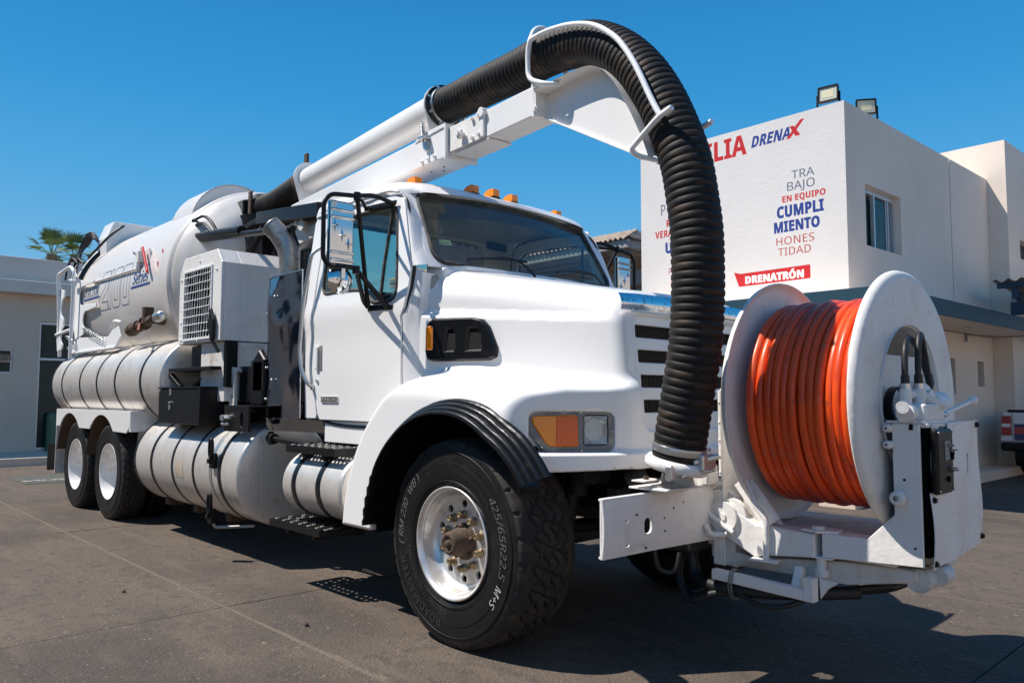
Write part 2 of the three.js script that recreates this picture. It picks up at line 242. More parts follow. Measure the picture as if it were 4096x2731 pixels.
{
  const ground = new THREE.Mesh(G(new THREE.PlaneGeometry(1600, 1600).rotateX(-Math.PI / 2).translate(0, -.03, 0)), M.ground); ground.name = 'ground'; ground.receiveShadow = true; scene.add(ground);
  tag(ground, 'brown grey concrete yard paving in large slabs with sandy joints', null, null, 'structure');
  const xs = [-23.3, -19.65, -16, -12.35, -8.7, -5.28, -1.6, 2.05, 5.7, 9.35, 13], zs = [-16.55, -12.9, -9.25, -5.6, -1.95, 1.7, 5.35, 9];
  for (let i = 0; i < xs.length - 1; i++) for (let j = 0; j < zs.length - 1; j++) {
    const jx = rr(-.004, .004);
    const e = (lo, hi, z, up) => { const o = []; const n = 14; for (let k = 0; k <= n; k++) o.push(lerp(lo, hi, k / n)); return o.map((x) => [x, z + up * (.008 + .008 * vnoise(x * 2.1, z, 4096, 3) + .006 * vnoise(x * 7, z, 4096, 5))]); };
    const eX = (lo, hi, x, up) => { const o = []; const n = 14; for (let k = 0; k <= n; k++) o.push(lerp(lo, hi, k / n)); return o.map((z) => [x + up * (.0035 + .006 * vnoise(z * 2.3, x + 40, 4096, 7) * vnoise(z * .7, x, 4096, 8) + jx * .2), z]); };
    const x0 = xs[i], x1 = xs[i + 1], z0 = zs[j], z1 = zs[j + 1];
    const poly = [...e(x0 + .006, x1 - .006, z0, 1), ...eX(z0 + .012, z1 - .012, x1, -1), ...e(x0 + .006, x1 - .006, z1, -1).reverse(), ...eX(z0 + .012, z1 - .012, x0, 1).reverse()];
    P(ground, 'concrete_slab', extXZ(poly, [], -.025, rr(-.0015, .0015), .002), M.ground);
  }
  for (let j = 1; j < zs.length - 1; j++) P(ground, 'joint_filler', gridGeo(160, 2, (s, t) => { const x = lerp(-23, 12.9, s); return [x, -.0045 + .0055 * vnoise(x * 9, t * 2, 4096, 11) - .004 * Math.abs(t - .5), zs[j] + (t - .5) * -.085]; }), M.joint);
  const marking = P(scene, 'parking_marking', box(-11.6, -10.25, .002, .006, -.6, 1.02, 0), S({ map: tex(256, [1.2], (u, v) => mixc([.055, .075, .058], [.085, .085, .072], sst(.35, .6, fbm(u, v, 9, 5, 111)))), roughness: .95 }));
  tag(marking, 'worn green patch of paint on the paving behind the rear wheels', 'ground marking', null, 'structure');
  const line = P(scene, 'white_marking', box(-10.75, -10.62, .007, .010, -.5, .98, 0), S({ map: tex(128, [.5], (u, v) => mixc([.40, .36, .32], [.12, .10, .085], sst(.42, .62, fbm(u, v, 9, 5, 112)))), roughness: .95 }));
  tag(line, 'worn white painted line across the green ground patch', 'ground marking', null, 'structure');
}
const pebbles = [[-2.42, 2.05, .012, 'small dark stone on the paving left of the sandy joint crossing'], [-.88, 1.53, .013, 'small dark stone between the joint and the front wheel']];
for (const [x, z, r, label] of pebbles) tag(P(scene, 'stone', deform(new THREE.IcosahedronGeometry(r, 1).toNonIndexed(), (a, b, c) => [a * 1.3 + x, b * .8 + r * .6, c + z + a * .2]), M.dark), label, 'stone');
tag(P(scene, 'plastic_scrap', [0, 1, 2, 3].map((k) => gridGeo(8, 2, (s, t) => [3.08 + s * .22 + .02 * Math.sin(k * 2 + s * 5), .004 + .014 * Math.abs(Math.sin(s * 7 + k)), -.86 - k * .025 + (t - .5) * .03 - s * .1 * Math.sin(k)])), S({ color: C(.02, .20, .26), roughness: .5, side: THREE.DoubleSide })), 'torn strip of teal plastic lying on the sunlit paving', 'litter');

// ---------------------------------------------------------------- buildings
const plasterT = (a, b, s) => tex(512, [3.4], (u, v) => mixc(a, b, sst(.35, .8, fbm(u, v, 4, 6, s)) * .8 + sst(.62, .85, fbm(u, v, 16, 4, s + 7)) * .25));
const plasterB = grainT(512, .6, 131, .2, .8, 48);
M.plaster = S({ map: plasterT([.83, .715, .615], [.77, .655, .555], 120), roughness: .92, bumpMap: plasterB, bumpScale: .0012 });
M.plasterWhite = S({ map: plasterT([.79, .755, .72], [.74, .70, .665], 125), roughness: .92, bumpMap: plasterB, bumpScale: .0012 });
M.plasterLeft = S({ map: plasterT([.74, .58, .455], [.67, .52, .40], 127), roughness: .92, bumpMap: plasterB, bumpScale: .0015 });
M.teal = S({ color: C(.012, .058, .088), roughness: .55 });
M.navy = S({ color: C(.020, .045, .085), roughness: .5 });
M.alFrame = S({ color: C(.62, .63, .64), roughness: .35, metalness: .5 });
M.winGlass = PH({ color: C(.016, .042, .040), roughness: .08, specularIntensity: .45 });
M.tanMetal = S({ map: tex(256, [1.1], (u, v) => mixc([.50, .39, .30], [.38, .285, .215], sst(.4, .75, fbm(u, v, 5, 5, 141)))), roughness: .75, metalness: .1 });
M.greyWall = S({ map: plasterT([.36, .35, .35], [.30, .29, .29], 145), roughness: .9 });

// mural print on the sunlit wall, lettering at real positions (metres from the corner)
const W0 = -3.5, W1 = 0, H0 = 2.64, H1 = 5.37;
function mural() {
  const px = 580, cw = Math.round((W1 - W0) * px), ch = Math.round((H1 - H0) * px), cv = document.createElement('canvas'); cv.width = cw; cv.height = ch; const g = cv.getContext('2d');
  const X = (x) => (x - W0) * px, Y = (y) => ch - (y - H0) * px;
  g.fillStyle = '#e8e3df'; g.fillRect(0, 0, cw, ch);
  const im = g.getImageData(0, 0, cw, ch);
  for (let y = 0; y < ch; y++) for (let x = 0; x < cw; x++) { const f = 1 - .05 * fbm(x / 2048, y / 2048, 5, 5, 150) - .025 * vnoise(x / 9, y / 9, 4096, 151), i = (y * cw + x) * 4; for (let c = 0; c < 3; c++) im.data[i + c] *= f; }
  g.putImageData(im, 0, 0);
  const text = (s, x0, x1, y0, y1, col, weight = 'bold', skew = 0, stroke = 0) => {
    g.save(); g.font = weight + ' 200px sans-serif'; const w = g.measureText(s).width, cap = 146;
    g.translate(X(x0), Y(y0)); g.transform(1, 0, skew, 1, 0, 0); g.scale((X(x1) - X(x0)) / w, (Y(y0) - Y(y1)) / cap); g.fillStyle = col;
    if (weight === 'thin') { g.font = '200px sans-serif'; }
    g.fillText(s, 0, 0); if (stroke) { g.strokeStyle = col; g.lineWidth = stroke; g.strokeText(s, 0, 0); }
    g.restore();
  };
  const red = '#c8232b', blue = '#27408b', grey = '#4d5d75';
  // FAMILIA stands behind the hose up to its last letters
  text('FAMILIA', -3.02, -1.50, 4.975, 5.277, red, 'bold', 0, 6);
  text('DRENA', -1.43, -.80, 5.04, 5.205, blue, 'bold', -.22, 8);
  g.fillStyle = red; g.beginPath(); for (const [x, y] of [[-.86, 5.03], [-.795, 5.03], [-.57, 5.27], [-.635, 5.27]]) g.lineTo(X(x), Y(y)); g.fill(); g.beginPath(); for (const [x, y] of [[-.80, 5.205], [-.735, 5.205], [-.635, 5.045], [-.71, 5.045]]) g.lineTo(X(x), Y(y)); g.fill();
  text('TRA', -.785, -.445, 4.433, 4.556, grey, 'normal');
  text('BAJO', -.875, -.43, 4.275, 4.40, grey, 'normal');
  text('EN EQUIPO', -.945, -.285, 4.122, 4.212, red, 'bold', 0, 5);
  text('CUMPLI', -1.03, -.318, 3.906, 4.066, blue, 'bold', 0, 12);
  text('MIENTO', -1.085, -.378, 3.693, 3.845, blue, 'bold', 0, 12);
  text('HONES', -1.06, -.46, 3.506, 3.62, '#b4453c', 'normal');
  text('TIDAD', -1.02, -.51, 3.35, 3.464, '#b4453c', 'normal');
  text('P', -3.103, -2.99, 4.295, 4.479, grey, 'normal');
  text('P', -2.989, -2.90, 4.09, 4.208, red, 'bold', 0, 6);
  text('VERA', -3.206, -2.86, 3.93, 4.046, red, 'bold', 0, 4);
  text('U', -3.02, -2.86, 3.662, 3.834, blue, 'bold', 0, 10);
  text('S', -2.912, -2.83, 3.477, 3.57, '#b4453c', 'normal');
  text('PR', -2.957, -2.80, 3.306, 3.407, '#b4453c', 'normal');
  text('N', -2.917, -2.83, 3.137, 3.254, '#b4453c', 'normal');
  g.fillStyle = red; g.beginPath(); for (const [x, y] of [[-1.744, 3.199], [-1.63, 3.168], [-.537, 3.178], [-.537, 2.985], [-1.663, 2.975]]) g.lineTo(X(x), Y(y)); g.fill();
  text('DRENATRÓN', -1.565, -.625, 3.012, 3.115, '#f4f0ea', 'bold', 0, 16);
  const t = new THREE.CanvasTexture(cv); t.colorSpace = THREE.SRGBColorSpace; t.magFilter = THREE.LinearFilter; return t;
}
{
  const b = thing('office_building', 'white two storey office building with red and blue lettering painted on its sunlit wall', 'building', [-1.164, 0, -6.585], -.0217);
  const mw = new THREE.PlaneGeometry(W1 - W0, H1 - H0).translate((W0 + W1) / 2, (H0 + H1) / 2, 0);
  P(b, 'wall', [box(W0, -.001, H0, H1, -.2, -.006, 0), box(W0, W0 + .2, 0, H1 - .003, -5.7, -.21, 0), box(W0, -.21, H0, H1 - .15, -5.7, -.21, 0)], M.plasterWhite);
  P(b, 'lettered_wall', mw, S({ map: mural(), roughness: .9, bumpMap: plasterB, bumpScale: .0008 }), true);
  P(b, 'wall', extXY([[W0, 0], [-.21, 0], [-.21, H0 - .23], [W0, H0 - .23]], [], -.2, -.01, 0), M.plaster);
  // east face, window openings cut through, movement joint between the two panels
  const win = [[-.585, 3.45], [-1.798, 3.45], [-1.798, 4.326], [-.585, 4.326]];
  P(b, 'wall', extYZ([[-.003, 2.644], [-3.872, 2.644], [-3.872, H1], [-.003, H1]], [win.slice().reverse()], -.2, 0, 0), M.plaster);
  P(b, 'wall', extYZ([[-3.900, 2.644], [-5.78, 2.644], [-5.78, H1], [-3.900, H1]], [], -.2, .001, 0), M.plaster);
  const gw = [[[-3.36, 1.39], [-3.83, 1.39], [-3.83, 1.975], [-3.36, 1.975]], [[-4.915, 1.522], [-5.245, 1.522], [-5.245, 1.966], [-4.915, 1.966]]];
  P(b, 'wall', extYZ([[-.003, 0], [-5.78, 0], [-5.78, 2.416], [-.003, 2.416]], gw.map((q) => q.slice().reverse()), -.2, 0, 0), M.plaster);
  P(b, 'roof_slab', [box(W0 + .2, -.2, 5.2, 5.3, -5.7, -.21, 0)], M.plaster);
  P(b, 'joint_strip', box(-.03, -.018, 2.65, 5.3, -3.93, -3.84, 0), M.void);
  P(b, 'inner_wall', box(-.75, -.70, 0, 5.2, -5.7, -.21, 0), M.void);
  const w = grp(b, 'window'); const z0 = -1.798, z1 = -.585;
  P(w, 'pane', extYZ([[z0 + .36, 3.48], [-.62, 3.48], [-.62, 4.22], [z0 + .36, 4.22]], [], -.165, -.16, 0), M.winGlass);
  P(w, 'pane', extYZ([[z0 + .30, 3.48], [-1.06, 3.48], [-1.06, 4.22], [z0 + .30, 4.22]], [], -.12, -.115, 0), M.winGlass);
  P(w, 'frame', [box(-.18, -.09, 3.452, 3.482, z0 + .002, z1 - .002, .002), box(-.18, -.09, 4.25, 4.324, z0 + .002, z1 - .002, .002), box(-.18, -.09, 3.483, 4.249, z1 - .035, z1 - .002, .002), box(-.18, -.09, 3.483, 4.249, z0 + .002, z0 + .06, .002), box(-.14, -.085, 3.483, 4.249, -1.09, -1.05, .002), box(-.15, -.10, 3.483, 4.249, z0 + .20, z0 + .235, .002), box(-.15, -.10, 3.483, 4.249, z0 + .28, z0 + .30, .002)], M.alFrame);
  for (let k = 0; k < 9; k++) P(w, 'blind_slat', box(-.185, -.18, 3.5 + k * .082, 3.575 + k * .082, z0 + .08, z1 - .04, 0), M.greyWall);
  for (const q of gw) { const u = grp(b, 'window'); P(u, 'pane', box(-.15, -.145, q[0][1], q[2][1], q[1][0], q[0][0], 0), M.winGlass); P(u, 'frame', [box(-.165, -.13, q[0][1], q[2][1], q[0][0] - .03, q[0][0] - .002, .002), box(-.165, -.13, q[0][1] + .001, q[0][1] + .03, q[1][0], q[0][0] - .03, .002)], M.alFrame); }
  // canopy round the corner
  P(b, 'canopy_slab', [extXZ([[W0, -.002], [0, -.002], [.002, -5.78], [.83, -5.78], [.83, .98], [W0, .98]], [], 2.425, 2.635, 0)], M.plaster);
  P(b, 'canopy_fascia', [box(W0, .85, 2.42, 2.645, .982, 1.0, .002), box(.832, .85, 2.42, 2.645, -9.2, .98, .002)], M.teal);
  P(b, 'light_fitting', [lathe([[.0, 0], [.09, 0], [.09, .012], [0, .012]], [.42, 2.424, -3.1], [0, -1, 0], 24)], M.plasterWhite);
  P(b, 'conduit', [pipe([[.02, 2.40, -4.3], [.25, 2.405, -5.4], [.78, 2.41, -5.6]], .009, .02, 8), cyl([.035, 2.39, -4.3], [.035, 2.28, -4.3], .018)], M.greyPlastic);
  const b2 = thing('office_block', 'taller white block behind the lettered building with a shadow across its wall', 'building', [-1.164, 0, -6.585], -.0217);
  P(b2, 'wall', [extXY([[-3.4, 0], [.318, 0], [.318, 6.05], [-3.4, 6.05]], [], -5.985, -5.785, 0)], M.plaster);
  P(b2, 'wall', [extYZ([[-5.99, 0], [-15, 0], [-15, 6.05], [-5.99, 6.05]], [[[-6.47, 3.93], [-6.47, 4.29], [-7.6, 4.29], [-7.6, 3.93]]], .118, .317, 0)], M.plaster);
  P(b2, 'roof_slab', box(-3.3, .1, 5.8, 5.9, -14.9, -6, 0), M.plaster);
  const w2 = grp(b2, 'window'); P(w2, 'pane', box(.16, .165, 3.93, 4.29, -7.6, -6.47, 0), M.winGlass); P(w2, 'frame', [box(.155, .2, 3.935, 4.285, -6.51, -6.475, .002), box(.155, .2, 3.932, 3.96, -7.6, -6.515, .002)], M.alFrame);
  const kerb = P(scene, 'sidewalk', box(0, .46, -.02, .15, -14, 1.0, .012).applyMatrix4(new THREE.Matrix4().makeRotationY(-.0217).setPosition(-1.164, 0, -6.585)), M.plasterLeft);
  tag(kerb, 'raised concrete walkway along the foot of the office building', null, null, 'structure');
}
function floodlight(pos, turn, label, tilt) {
  const f = thing('floodlight', label, 'floodlight', pos, turn, 'floodlights on the roof edge');
  const h = new THREE.Group(); h.name = numbered('lamp_head'); h.rotation.x = -tilt; h.position.y = .19; f.add(h);
  P(h, 'housing', [extXY(rrect(-.14, .14, -.115, .115, .012), [rrect(-.122, .122, -.097, .097, .008).reverse()], -.005, .03, .003), box(-.135, .135, -.11, .11, -.05, -.006, .01), ...[-3, -2, -1, 0, 1, 2, 3].map((k) => box(k * .035 - .003, k * .035 + .003, -.09, .09, -.075, -.051, .001))], M.black);
  P(h, 'lens', [box(-.121, .121, -.096, .096, .004, .012, .002)], S({ color: C(.62, .60, .48), roughness: .25 }));
  P(h, 'reflector', [extXY(rrect(-.075, .075, -.055, .055, .004), [], .0125, .0145, 0)], S({ color: C(.72, .66, .42), roughness: .4 }));
  P(f, 'bracket', [beam([-.15, 0, 0], [-.15, .2, 0], .006, .03, .002), beam([.15, 0, 0], [.15, .2, 0], .006, .03, .002), box(-.15, .15, 0, .006, -.015, .015, .001)], M.black);
}
floodlight([-1.43, 5.372, -6.70], .12, 'square floodlight with cream lens above the lettered wall', .1);
floodlight([-1.27, 5.372, -7.58], .62, 'square floodlight with pale grey lens above the shaded side wall', .05);

{ // left building, its face in its own shade
  const b = thing('low_building', 'single storey beige building with flat roof and tall glazed door on the left', 'building', [-15.79, 0, 0]);
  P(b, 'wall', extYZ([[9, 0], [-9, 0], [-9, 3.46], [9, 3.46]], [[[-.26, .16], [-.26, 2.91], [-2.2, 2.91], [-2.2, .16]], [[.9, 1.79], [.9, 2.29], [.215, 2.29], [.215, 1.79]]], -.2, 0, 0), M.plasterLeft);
  P(b, 'parapet', [box(-.55, -.02, 3.462, 4.25, -9, 9, .01)], M.plaster);
  P(b, 'eave', [box(-.5, .28, 3.464, 3.73, -9, 9, .012)], M.plaster);
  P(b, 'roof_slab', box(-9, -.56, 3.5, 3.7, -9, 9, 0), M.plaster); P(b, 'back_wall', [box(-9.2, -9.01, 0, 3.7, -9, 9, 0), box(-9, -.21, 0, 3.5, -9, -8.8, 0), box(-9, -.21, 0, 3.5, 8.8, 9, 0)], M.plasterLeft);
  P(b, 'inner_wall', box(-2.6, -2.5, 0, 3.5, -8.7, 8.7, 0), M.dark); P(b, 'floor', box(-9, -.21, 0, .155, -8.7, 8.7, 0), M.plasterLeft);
  const d = grp(b, 'door');
  P(d, 'frame', [box(-.14, -.06, .16, 2.909, -.30, -.262, .003), box(-.14, -.06, 2.85, 2.908, -2.198, -.301, .003), box(-.14, -.06, 2.08, 2.13, -2.198, -.301, .003), box(-.14, -.06, .161, .22, -2.198, -.301, .003)], M.alFrame);
  P(d, 'pane', [box(-.102, -.098, .221, 2.079, -2.19, -.302, 0)], M.winGlass); P(d, 'pane', box(-.102, -.098, 2.131, 2.849, -2.19, -.302, 0), M.winGlass);
  P(d, 'kick_panel', box(-.09, -.08, .222, .95, -2.18, -.75, .002), S({ color: C(.14, .055, .035), roughness: .5 }));
  P(b, 'gas_cylinder', [lathe([[0, 0], [.10, 0], [.105, .02], [.105, .72], [.08, .8], [0, .82]], [.05, .15, -.55], [0, 1, 0], 24)], S({ color: C(.10, .16, .09), roughness: .5 }));
  const w = grp(b, 'window');
  P(w, 'frame', [box(-.12, -.03, 1.792, 2.288, .217, .25, .003), box(-.12, -.03, 2.255, 2.288, .251, .89, .003), box(-.12, -.03, 1.792, 1.82, .251, .89, .003), box(-.12, -.02, 2.02, 2.06, .251, .89, .003)], M.alFrame);
  const up = grp(w, 'sash'); P(w, 'pane', box(-.075, -.07, 2.061, 2.254, .252, .89, 0), M.winGlass); P(w, 'sash', extYZ([[.9, 2.06], [.25, 2.06], [.25, 2.20], [.9, 2.20]], [], 0, .012, 0).rotateZ(-.0).translate(.01, -.02, 0), M.darkGlass); w.remove(up);
  P(w, 'pane', box(-.075, -.07, 1.821, 2.019, .252, .89, 0), M.winGlass);
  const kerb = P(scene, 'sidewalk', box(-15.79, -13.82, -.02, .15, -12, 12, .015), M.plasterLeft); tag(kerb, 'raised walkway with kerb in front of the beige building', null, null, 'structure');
}
function palm(x, z, h, s0, label) {
  const t = thing('palm_tree', label, 'palm tree', [x, 0, z], 0, 'palm trees behind the beige building'); seed = s0;
  P(t, 'trunk', sweep(smooth([[0, 0, 0], [.05, h * .5, .03], [0, h, 0]], 14), (q, a) => lerp(.24, .15, q) * (1 + .06 * Math.sin(q * 160)), 12), S({ map: tex(128, [.5], (u, v) => mixc([.16, .12, .085], [.08, .06, .045], fbm(u, v, 6, 4, 161))), roughness: .95 }));
  const leafM = S({ map: tex(128, [.8], (u, v) => mixc([.055, .115, .025], [.10, .14, .04], fbm(u, v, 6, 4, 162))), roughness: .7, side: THREE.DoubleSide });
  const dry = S({ color: C(.16, .12, .07), roughness: .9, side: THREE.DoubleSide });
  for (let k = 0; k < 20; k++) {
    const az = k * 2.4 + rr(-.3, .3), el = lerp(1.4, -.9, k / 19) + rr(-.15, .15), L = rr(.55, .8), stem = V(Math.cos(az) * Math.cos(el), Math.sin(el), Math.sin(az) * Math.cos(el));
    const c = stem.clone().multiplyScalar(L * .7).add(V(0, h, 0)), side = stem.clone().cross(V(0, 1, 0.01)).normalize(), up = side.clone().cross(stem), g = [];
    g.push(sweep([[0, h - .05, 0], c.toArray()], .012, 5));
    for (let i = 0; i < 17; i++) { // folded fan of narrow segments
      const a = lerp(-1.25, 1.25, i / 16), d = stem.clone().multiplyScalar(Math.cos(a)).addScaledVector(side, Math.sin(a)), l = L * rr(.6, .85) * (.7 + .3 * Math.cos(a)), w = side.clone().multiplyScalar(Math.cos(a)).addScaledVector(stem, -Math.sin(a));
      const tri = new THREE.BufferGeometry(), tip = c.clone().addScaledVector(d, l).addScaledVector(V(0, -1, 0), l * l * .18 + rr(0, .06)), mid = c.clone().addScaledVector(d, l * .55).addScaledVector(up, .02);
      const m1 = mid.clone().addScaledVector(w, .021), m2 = mid.clone().addScaledVector(w, -.021);
      tri.setAttribute('position', new THREE.Float32BufferAttribute([c, m2, m1, m1, m2, tip].flatMap((q) => q.toArray()), 3)); tri.computeVertexNormals(); g.push(tri);
    }
    P(t, 'frond', g, el < -.45 ? dry : leafM);
  }
}
palm(-24.4, -2.35, 5.75, 11, 'palm tree behind the beige building, the one farther left with ragged fronds');
palm(-25.2, -3.2, 5.85, 23, 'palm tree behind the beige building, its crown touching the truck hoses');

{ // corrugated shed
  const t = thing('metal_shed', 'brown corrugated metal shed roofs between the cab and the lettered wall', 'shed');
  const corr = (x0, x1, z0, z1, y0, y1, amp = .035, per = .19) => { const n = Math.round((x1 - x0) / per) * 8; const f = (dy) => gridGeo(n, 1, (s, q) => [lerp(x0, x1, s), lerp(y0, y1, q) + dy + amp * Math.sin(s * n / 8 * Math.PI * 2), lerp(z0, z1, q)]); return [f(0), mirrorZ(f(-.006)).scale(1, 1, -1)]; };
  P(t, 'roof_sheet', corr(-20, -9.25, -12.0, -12.6, 5.44, 5.76, .03, .17), M.tanMetal);
  P(t, 'roof_sheet', gridGeo(80, 1, (s, q) => [lerp(-9.45, -9.05, s) + .012 * Math.sin(s * 44), lerp(5.77, 5.42, s) + .012 * Math.sin(s * 44), lerp(lerp(-12.62, -12.0, s), -19, q)]), M.tanMetal);
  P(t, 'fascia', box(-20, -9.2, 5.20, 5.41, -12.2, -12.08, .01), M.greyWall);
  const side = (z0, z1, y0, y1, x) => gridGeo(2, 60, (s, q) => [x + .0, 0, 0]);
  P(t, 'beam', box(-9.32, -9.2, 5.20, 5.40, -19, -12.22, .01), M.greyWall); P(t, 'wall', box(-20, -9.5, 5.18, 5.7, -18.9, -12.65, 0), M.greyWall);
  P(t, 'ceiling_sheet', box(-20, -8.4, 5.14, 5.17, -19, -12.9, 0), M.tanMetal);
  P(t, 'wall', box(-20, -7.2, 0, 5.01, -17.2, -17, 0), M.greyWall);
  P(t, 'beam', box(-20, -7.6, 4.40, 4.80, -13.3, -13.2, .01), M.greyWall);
  P(t, 'roof_sheet', corr(-20, -10.3, -12.5, -13.0, 4.82, 5.08), M.tanMetal);
  P(t, 'roof_sheet', corr(-20, -7.6, -12.6, -13.1, 3.98, 4.24), M.tanMetal);
  P(t, 'roof_sheet', corr(-20, -7.6, -12.4, -12.9, 3.55, 3.81), M.tanMetal);
  for (const x of [-19, -15.5, -12.2, -8.4]) P(t, 'post', box(x - .08, x + .08, 0, 4.5, -13.5, -13.34, .01), M.greyWall);
}
{ // small roofed pergola at the right edge
  const t = thing('pergola', 'navy pergola with a corrugated brown roof beside the office building', 'pergola', [-1.164, 0, -6.585], -.0217);
  const n = 96; P(t, 'roof_sheet', [gridGeo(n, 1, (s, q) => [lerp(.40, 2.9, s), 3.29 + .028 * Math.sin(s * 13 * Math.PI * 2) - q * .25, lerp(-4.5, -7.4, q)])], M.tanMetal);
  P(t, 'beam', [box(.45, 2.9, 3.165, 3.26, -4.62, -4.55, .004)], M.navy); P(t, 'beam', [box(.66, .76, 2.98, 3.16, -4.64, -4.56, .004)], M.navy); P(t, 'beam', [box(.60, 2.9, 2.72, 2.93, -4.80, -4.70, .004)], M.navy);
  P(t, 'beam', [box(.70, .78, 2.94, 3.1, -7.2, -4.65, .004)], M.navy); P(t, 'post', [box(2.7, 2.82, 0, 3.1, -4.9, -4.81, .004)], M.navy);
}
{ // pickup parked by the wall, tail towards the yard
  const t = thing('pickup_truck', 'white pickup with a red and navy printed tailgate parked in the shade', 'pickup', [.22, 0, -11.3]);
  const wh = PH({ color: C(.72, .72, .72), roughness: .3, clearcoat: .8 }), w = .915;
  P(t, 'body', [extXY([[-w, .60], [-w + .02, .95], [-w + .06, 1.09], [-.74, 1.10], [-.74, .60]], [], -2.0, 0, .01), extXY([[w, .60], [w - .02, .95], [w - .06, 1.09], [.74, 1.10], [.74, .60]].reverse(), [], -2.0, 0, .01), extXY([[-w, .55], [w, .55], [w - .04, 1.05], [.70, 1.70], [-.70, 1.70], [-w + .04, 1.05]], [], -4.1, -2.05, .03), box(-w + .02, w - .02, .55, 1.02, -5.3, -4.1, .08), box(-.8, .8, .55, .62, -2, -.05, 0)], wh);
  const cv = document.createElement('canvas'); cv.width = 512; cv.height = 256; const g = cv.getContext('2d');
  g.fillStyle = '#dcdcdc'; g.fillRect(0, 0, 512, 256); g.fillStyle = '#16264f'; g.fillRect(0, 96, 512, 34); g.fillStyle = '#b3332f'; g.fillRect(0, 130, 512, 62); g.fillStyle = '#1d2f5e'; g.fillRect(0, 192, 512, 64);
  const tg = new THREE.CanvasTexture(cv); tg.colorSpace = THREE.SRGBColorSpace; tg.magFilter = THREE.LinearFilter;
  const gate = P(t, 'tailgate', box(-.73, .73, .60, 1.08, -.06, .012, .012), wh); P(gate, 'printed_panel', new THREE.PlaneGeometry(1.42, .44).translate(0, .84, .0145), PH({ map: tg, roughness: .3, clearcoat: .7 }), true); P(gate, 'top_cap', box(-.80, .80, 1.085, 1.13, -.10, .01, .01), M.black); P(gate, 'handle', box(-.12, .12, .93, .985, .015, .03, .006), M.black);
  for (const s of [-1, 1]) { const l = P(t, 'tail_light', extXY([[s * .90, .70], [s * .745, .70], [s * .745, 1.025], [s * .885, 1.025]].sort((a, b) => 0), [], -.12, .022, .008), M.redLens); P(l, 'reverse_lamp', box(s * .76, s * .885, .84, .895, .0225, .027, .003), M.white); }
  P(t, 'bumper', [box(-.90, .90, .44, .585, -.06, .10, .04), box(-.70, .70, .33, .45, -.05, .05, .03)], M.black);
  for (const [x, z] of [[-.76, -.95], [.76, -.95], [-.76, -4.25], [.76, -4.25]]) { const u = grp(t, 'wheel', [x, .35, z]); P(u, 'tyre', lathe([[.2, -.11], [.30, -.12], [.345, -.09], [.35, 0], [.345, .09], [.30, .12], [.2, .11]], [0, 0, 0], [1, 0, 0], 36), M.tyre); P(u, 'rim', lathe([[0, .05], [.16, .05], [.2, .1], [.205, .0], [.2, -.1], [.16, -.05], [0, -.05]], [0, 0, 0], [1, 0, 0], 30), M.polish); }
}

{ // warehouse mirrored in the polished steel; unseen cream building added for warm bounce light
  const t = thing('warehouse', 'long dark ribbed warehouse closing the yard behind the camera', 'warehouse');
  P(t, 'wall', gridGeo(400, 1, (s, q) => [lerp(-46, 0, s), lerp(0, 9.6, q), 19 + .05 * Math.sign(Math.sin(s * 46 * 9))]), S({ color: C(.03, .036, .048), roughness: .7 }));
  P(t, 'roof_slab', box(-46, 0, 9.6, 9.8, 19.1, 31, 0), M.dark);
  const b = thing('added_bounce_building', 'long cream building added out of view to bounce warm light', 'building');  // added out of view to throw warm light onto the shaded faces
  P(b, 'wall', box(15, 15.3, 0, 6.2, -34, 22, 0), M.plaster); P(b, 'roof_slab', box(15.31, 24, 5.8, 6, -34, 22, 0), M.plaster);
  for (let k = 0; k < 9; k++) { const w = grp(b, 'window'); const z = -31 + k * 6; P(w, 'pane', box(14.96, 14.985, 3.6, 4.9, z, z + 1.6, 0), M.winGlass); P(w, 'frame', [box(14.95, 14.998, 3.54, 3.598, z - .06, z + 1.66, .004), box(14.95, 14.998, 4.902, 4.96, z - .06, z + 1.66, .004)], M.alFrame); }
}
// ---------------------------------------------------------------- the truck: x forward, z to its right, front axle at x = 0
const truck = thing('vacuum_truck', 'white sewer cleaning truck with black suction hose arched over its cab and red hose reel', 'truck');
const mir = (g) => [g].flat().flatMap((q) => [q, mirrorZ(q)]);
P(truck, 'chassis', [...mir(box(-8.25, .95, .74, 1.0, .36, .44, .01)), box(-8.2, -8.1, .78, .98, -.36, .36, .01), box(-4.5, -4.4, .76, .98, -.36, .36, .01), box(-1.9, -1.8, .76, .98, -.36, .36, .01), box(.86, .94, .70, .95, -.42, .42, .01)], M.black);
P(truck, 'engine', [box(-.9, .35, .75, 1.35, -.32, .32, .05), box(-.3, .25, .62, .8, -.2, .2, .04), cyl([-.2, .9, .3], [.3, .9, .3], .11), cyl([.2, 1.1, -.4], [.2, 1.1, .4], .12), box(-.6, .5, .98, 1.1, -.5, .5, .02)], M.dark);
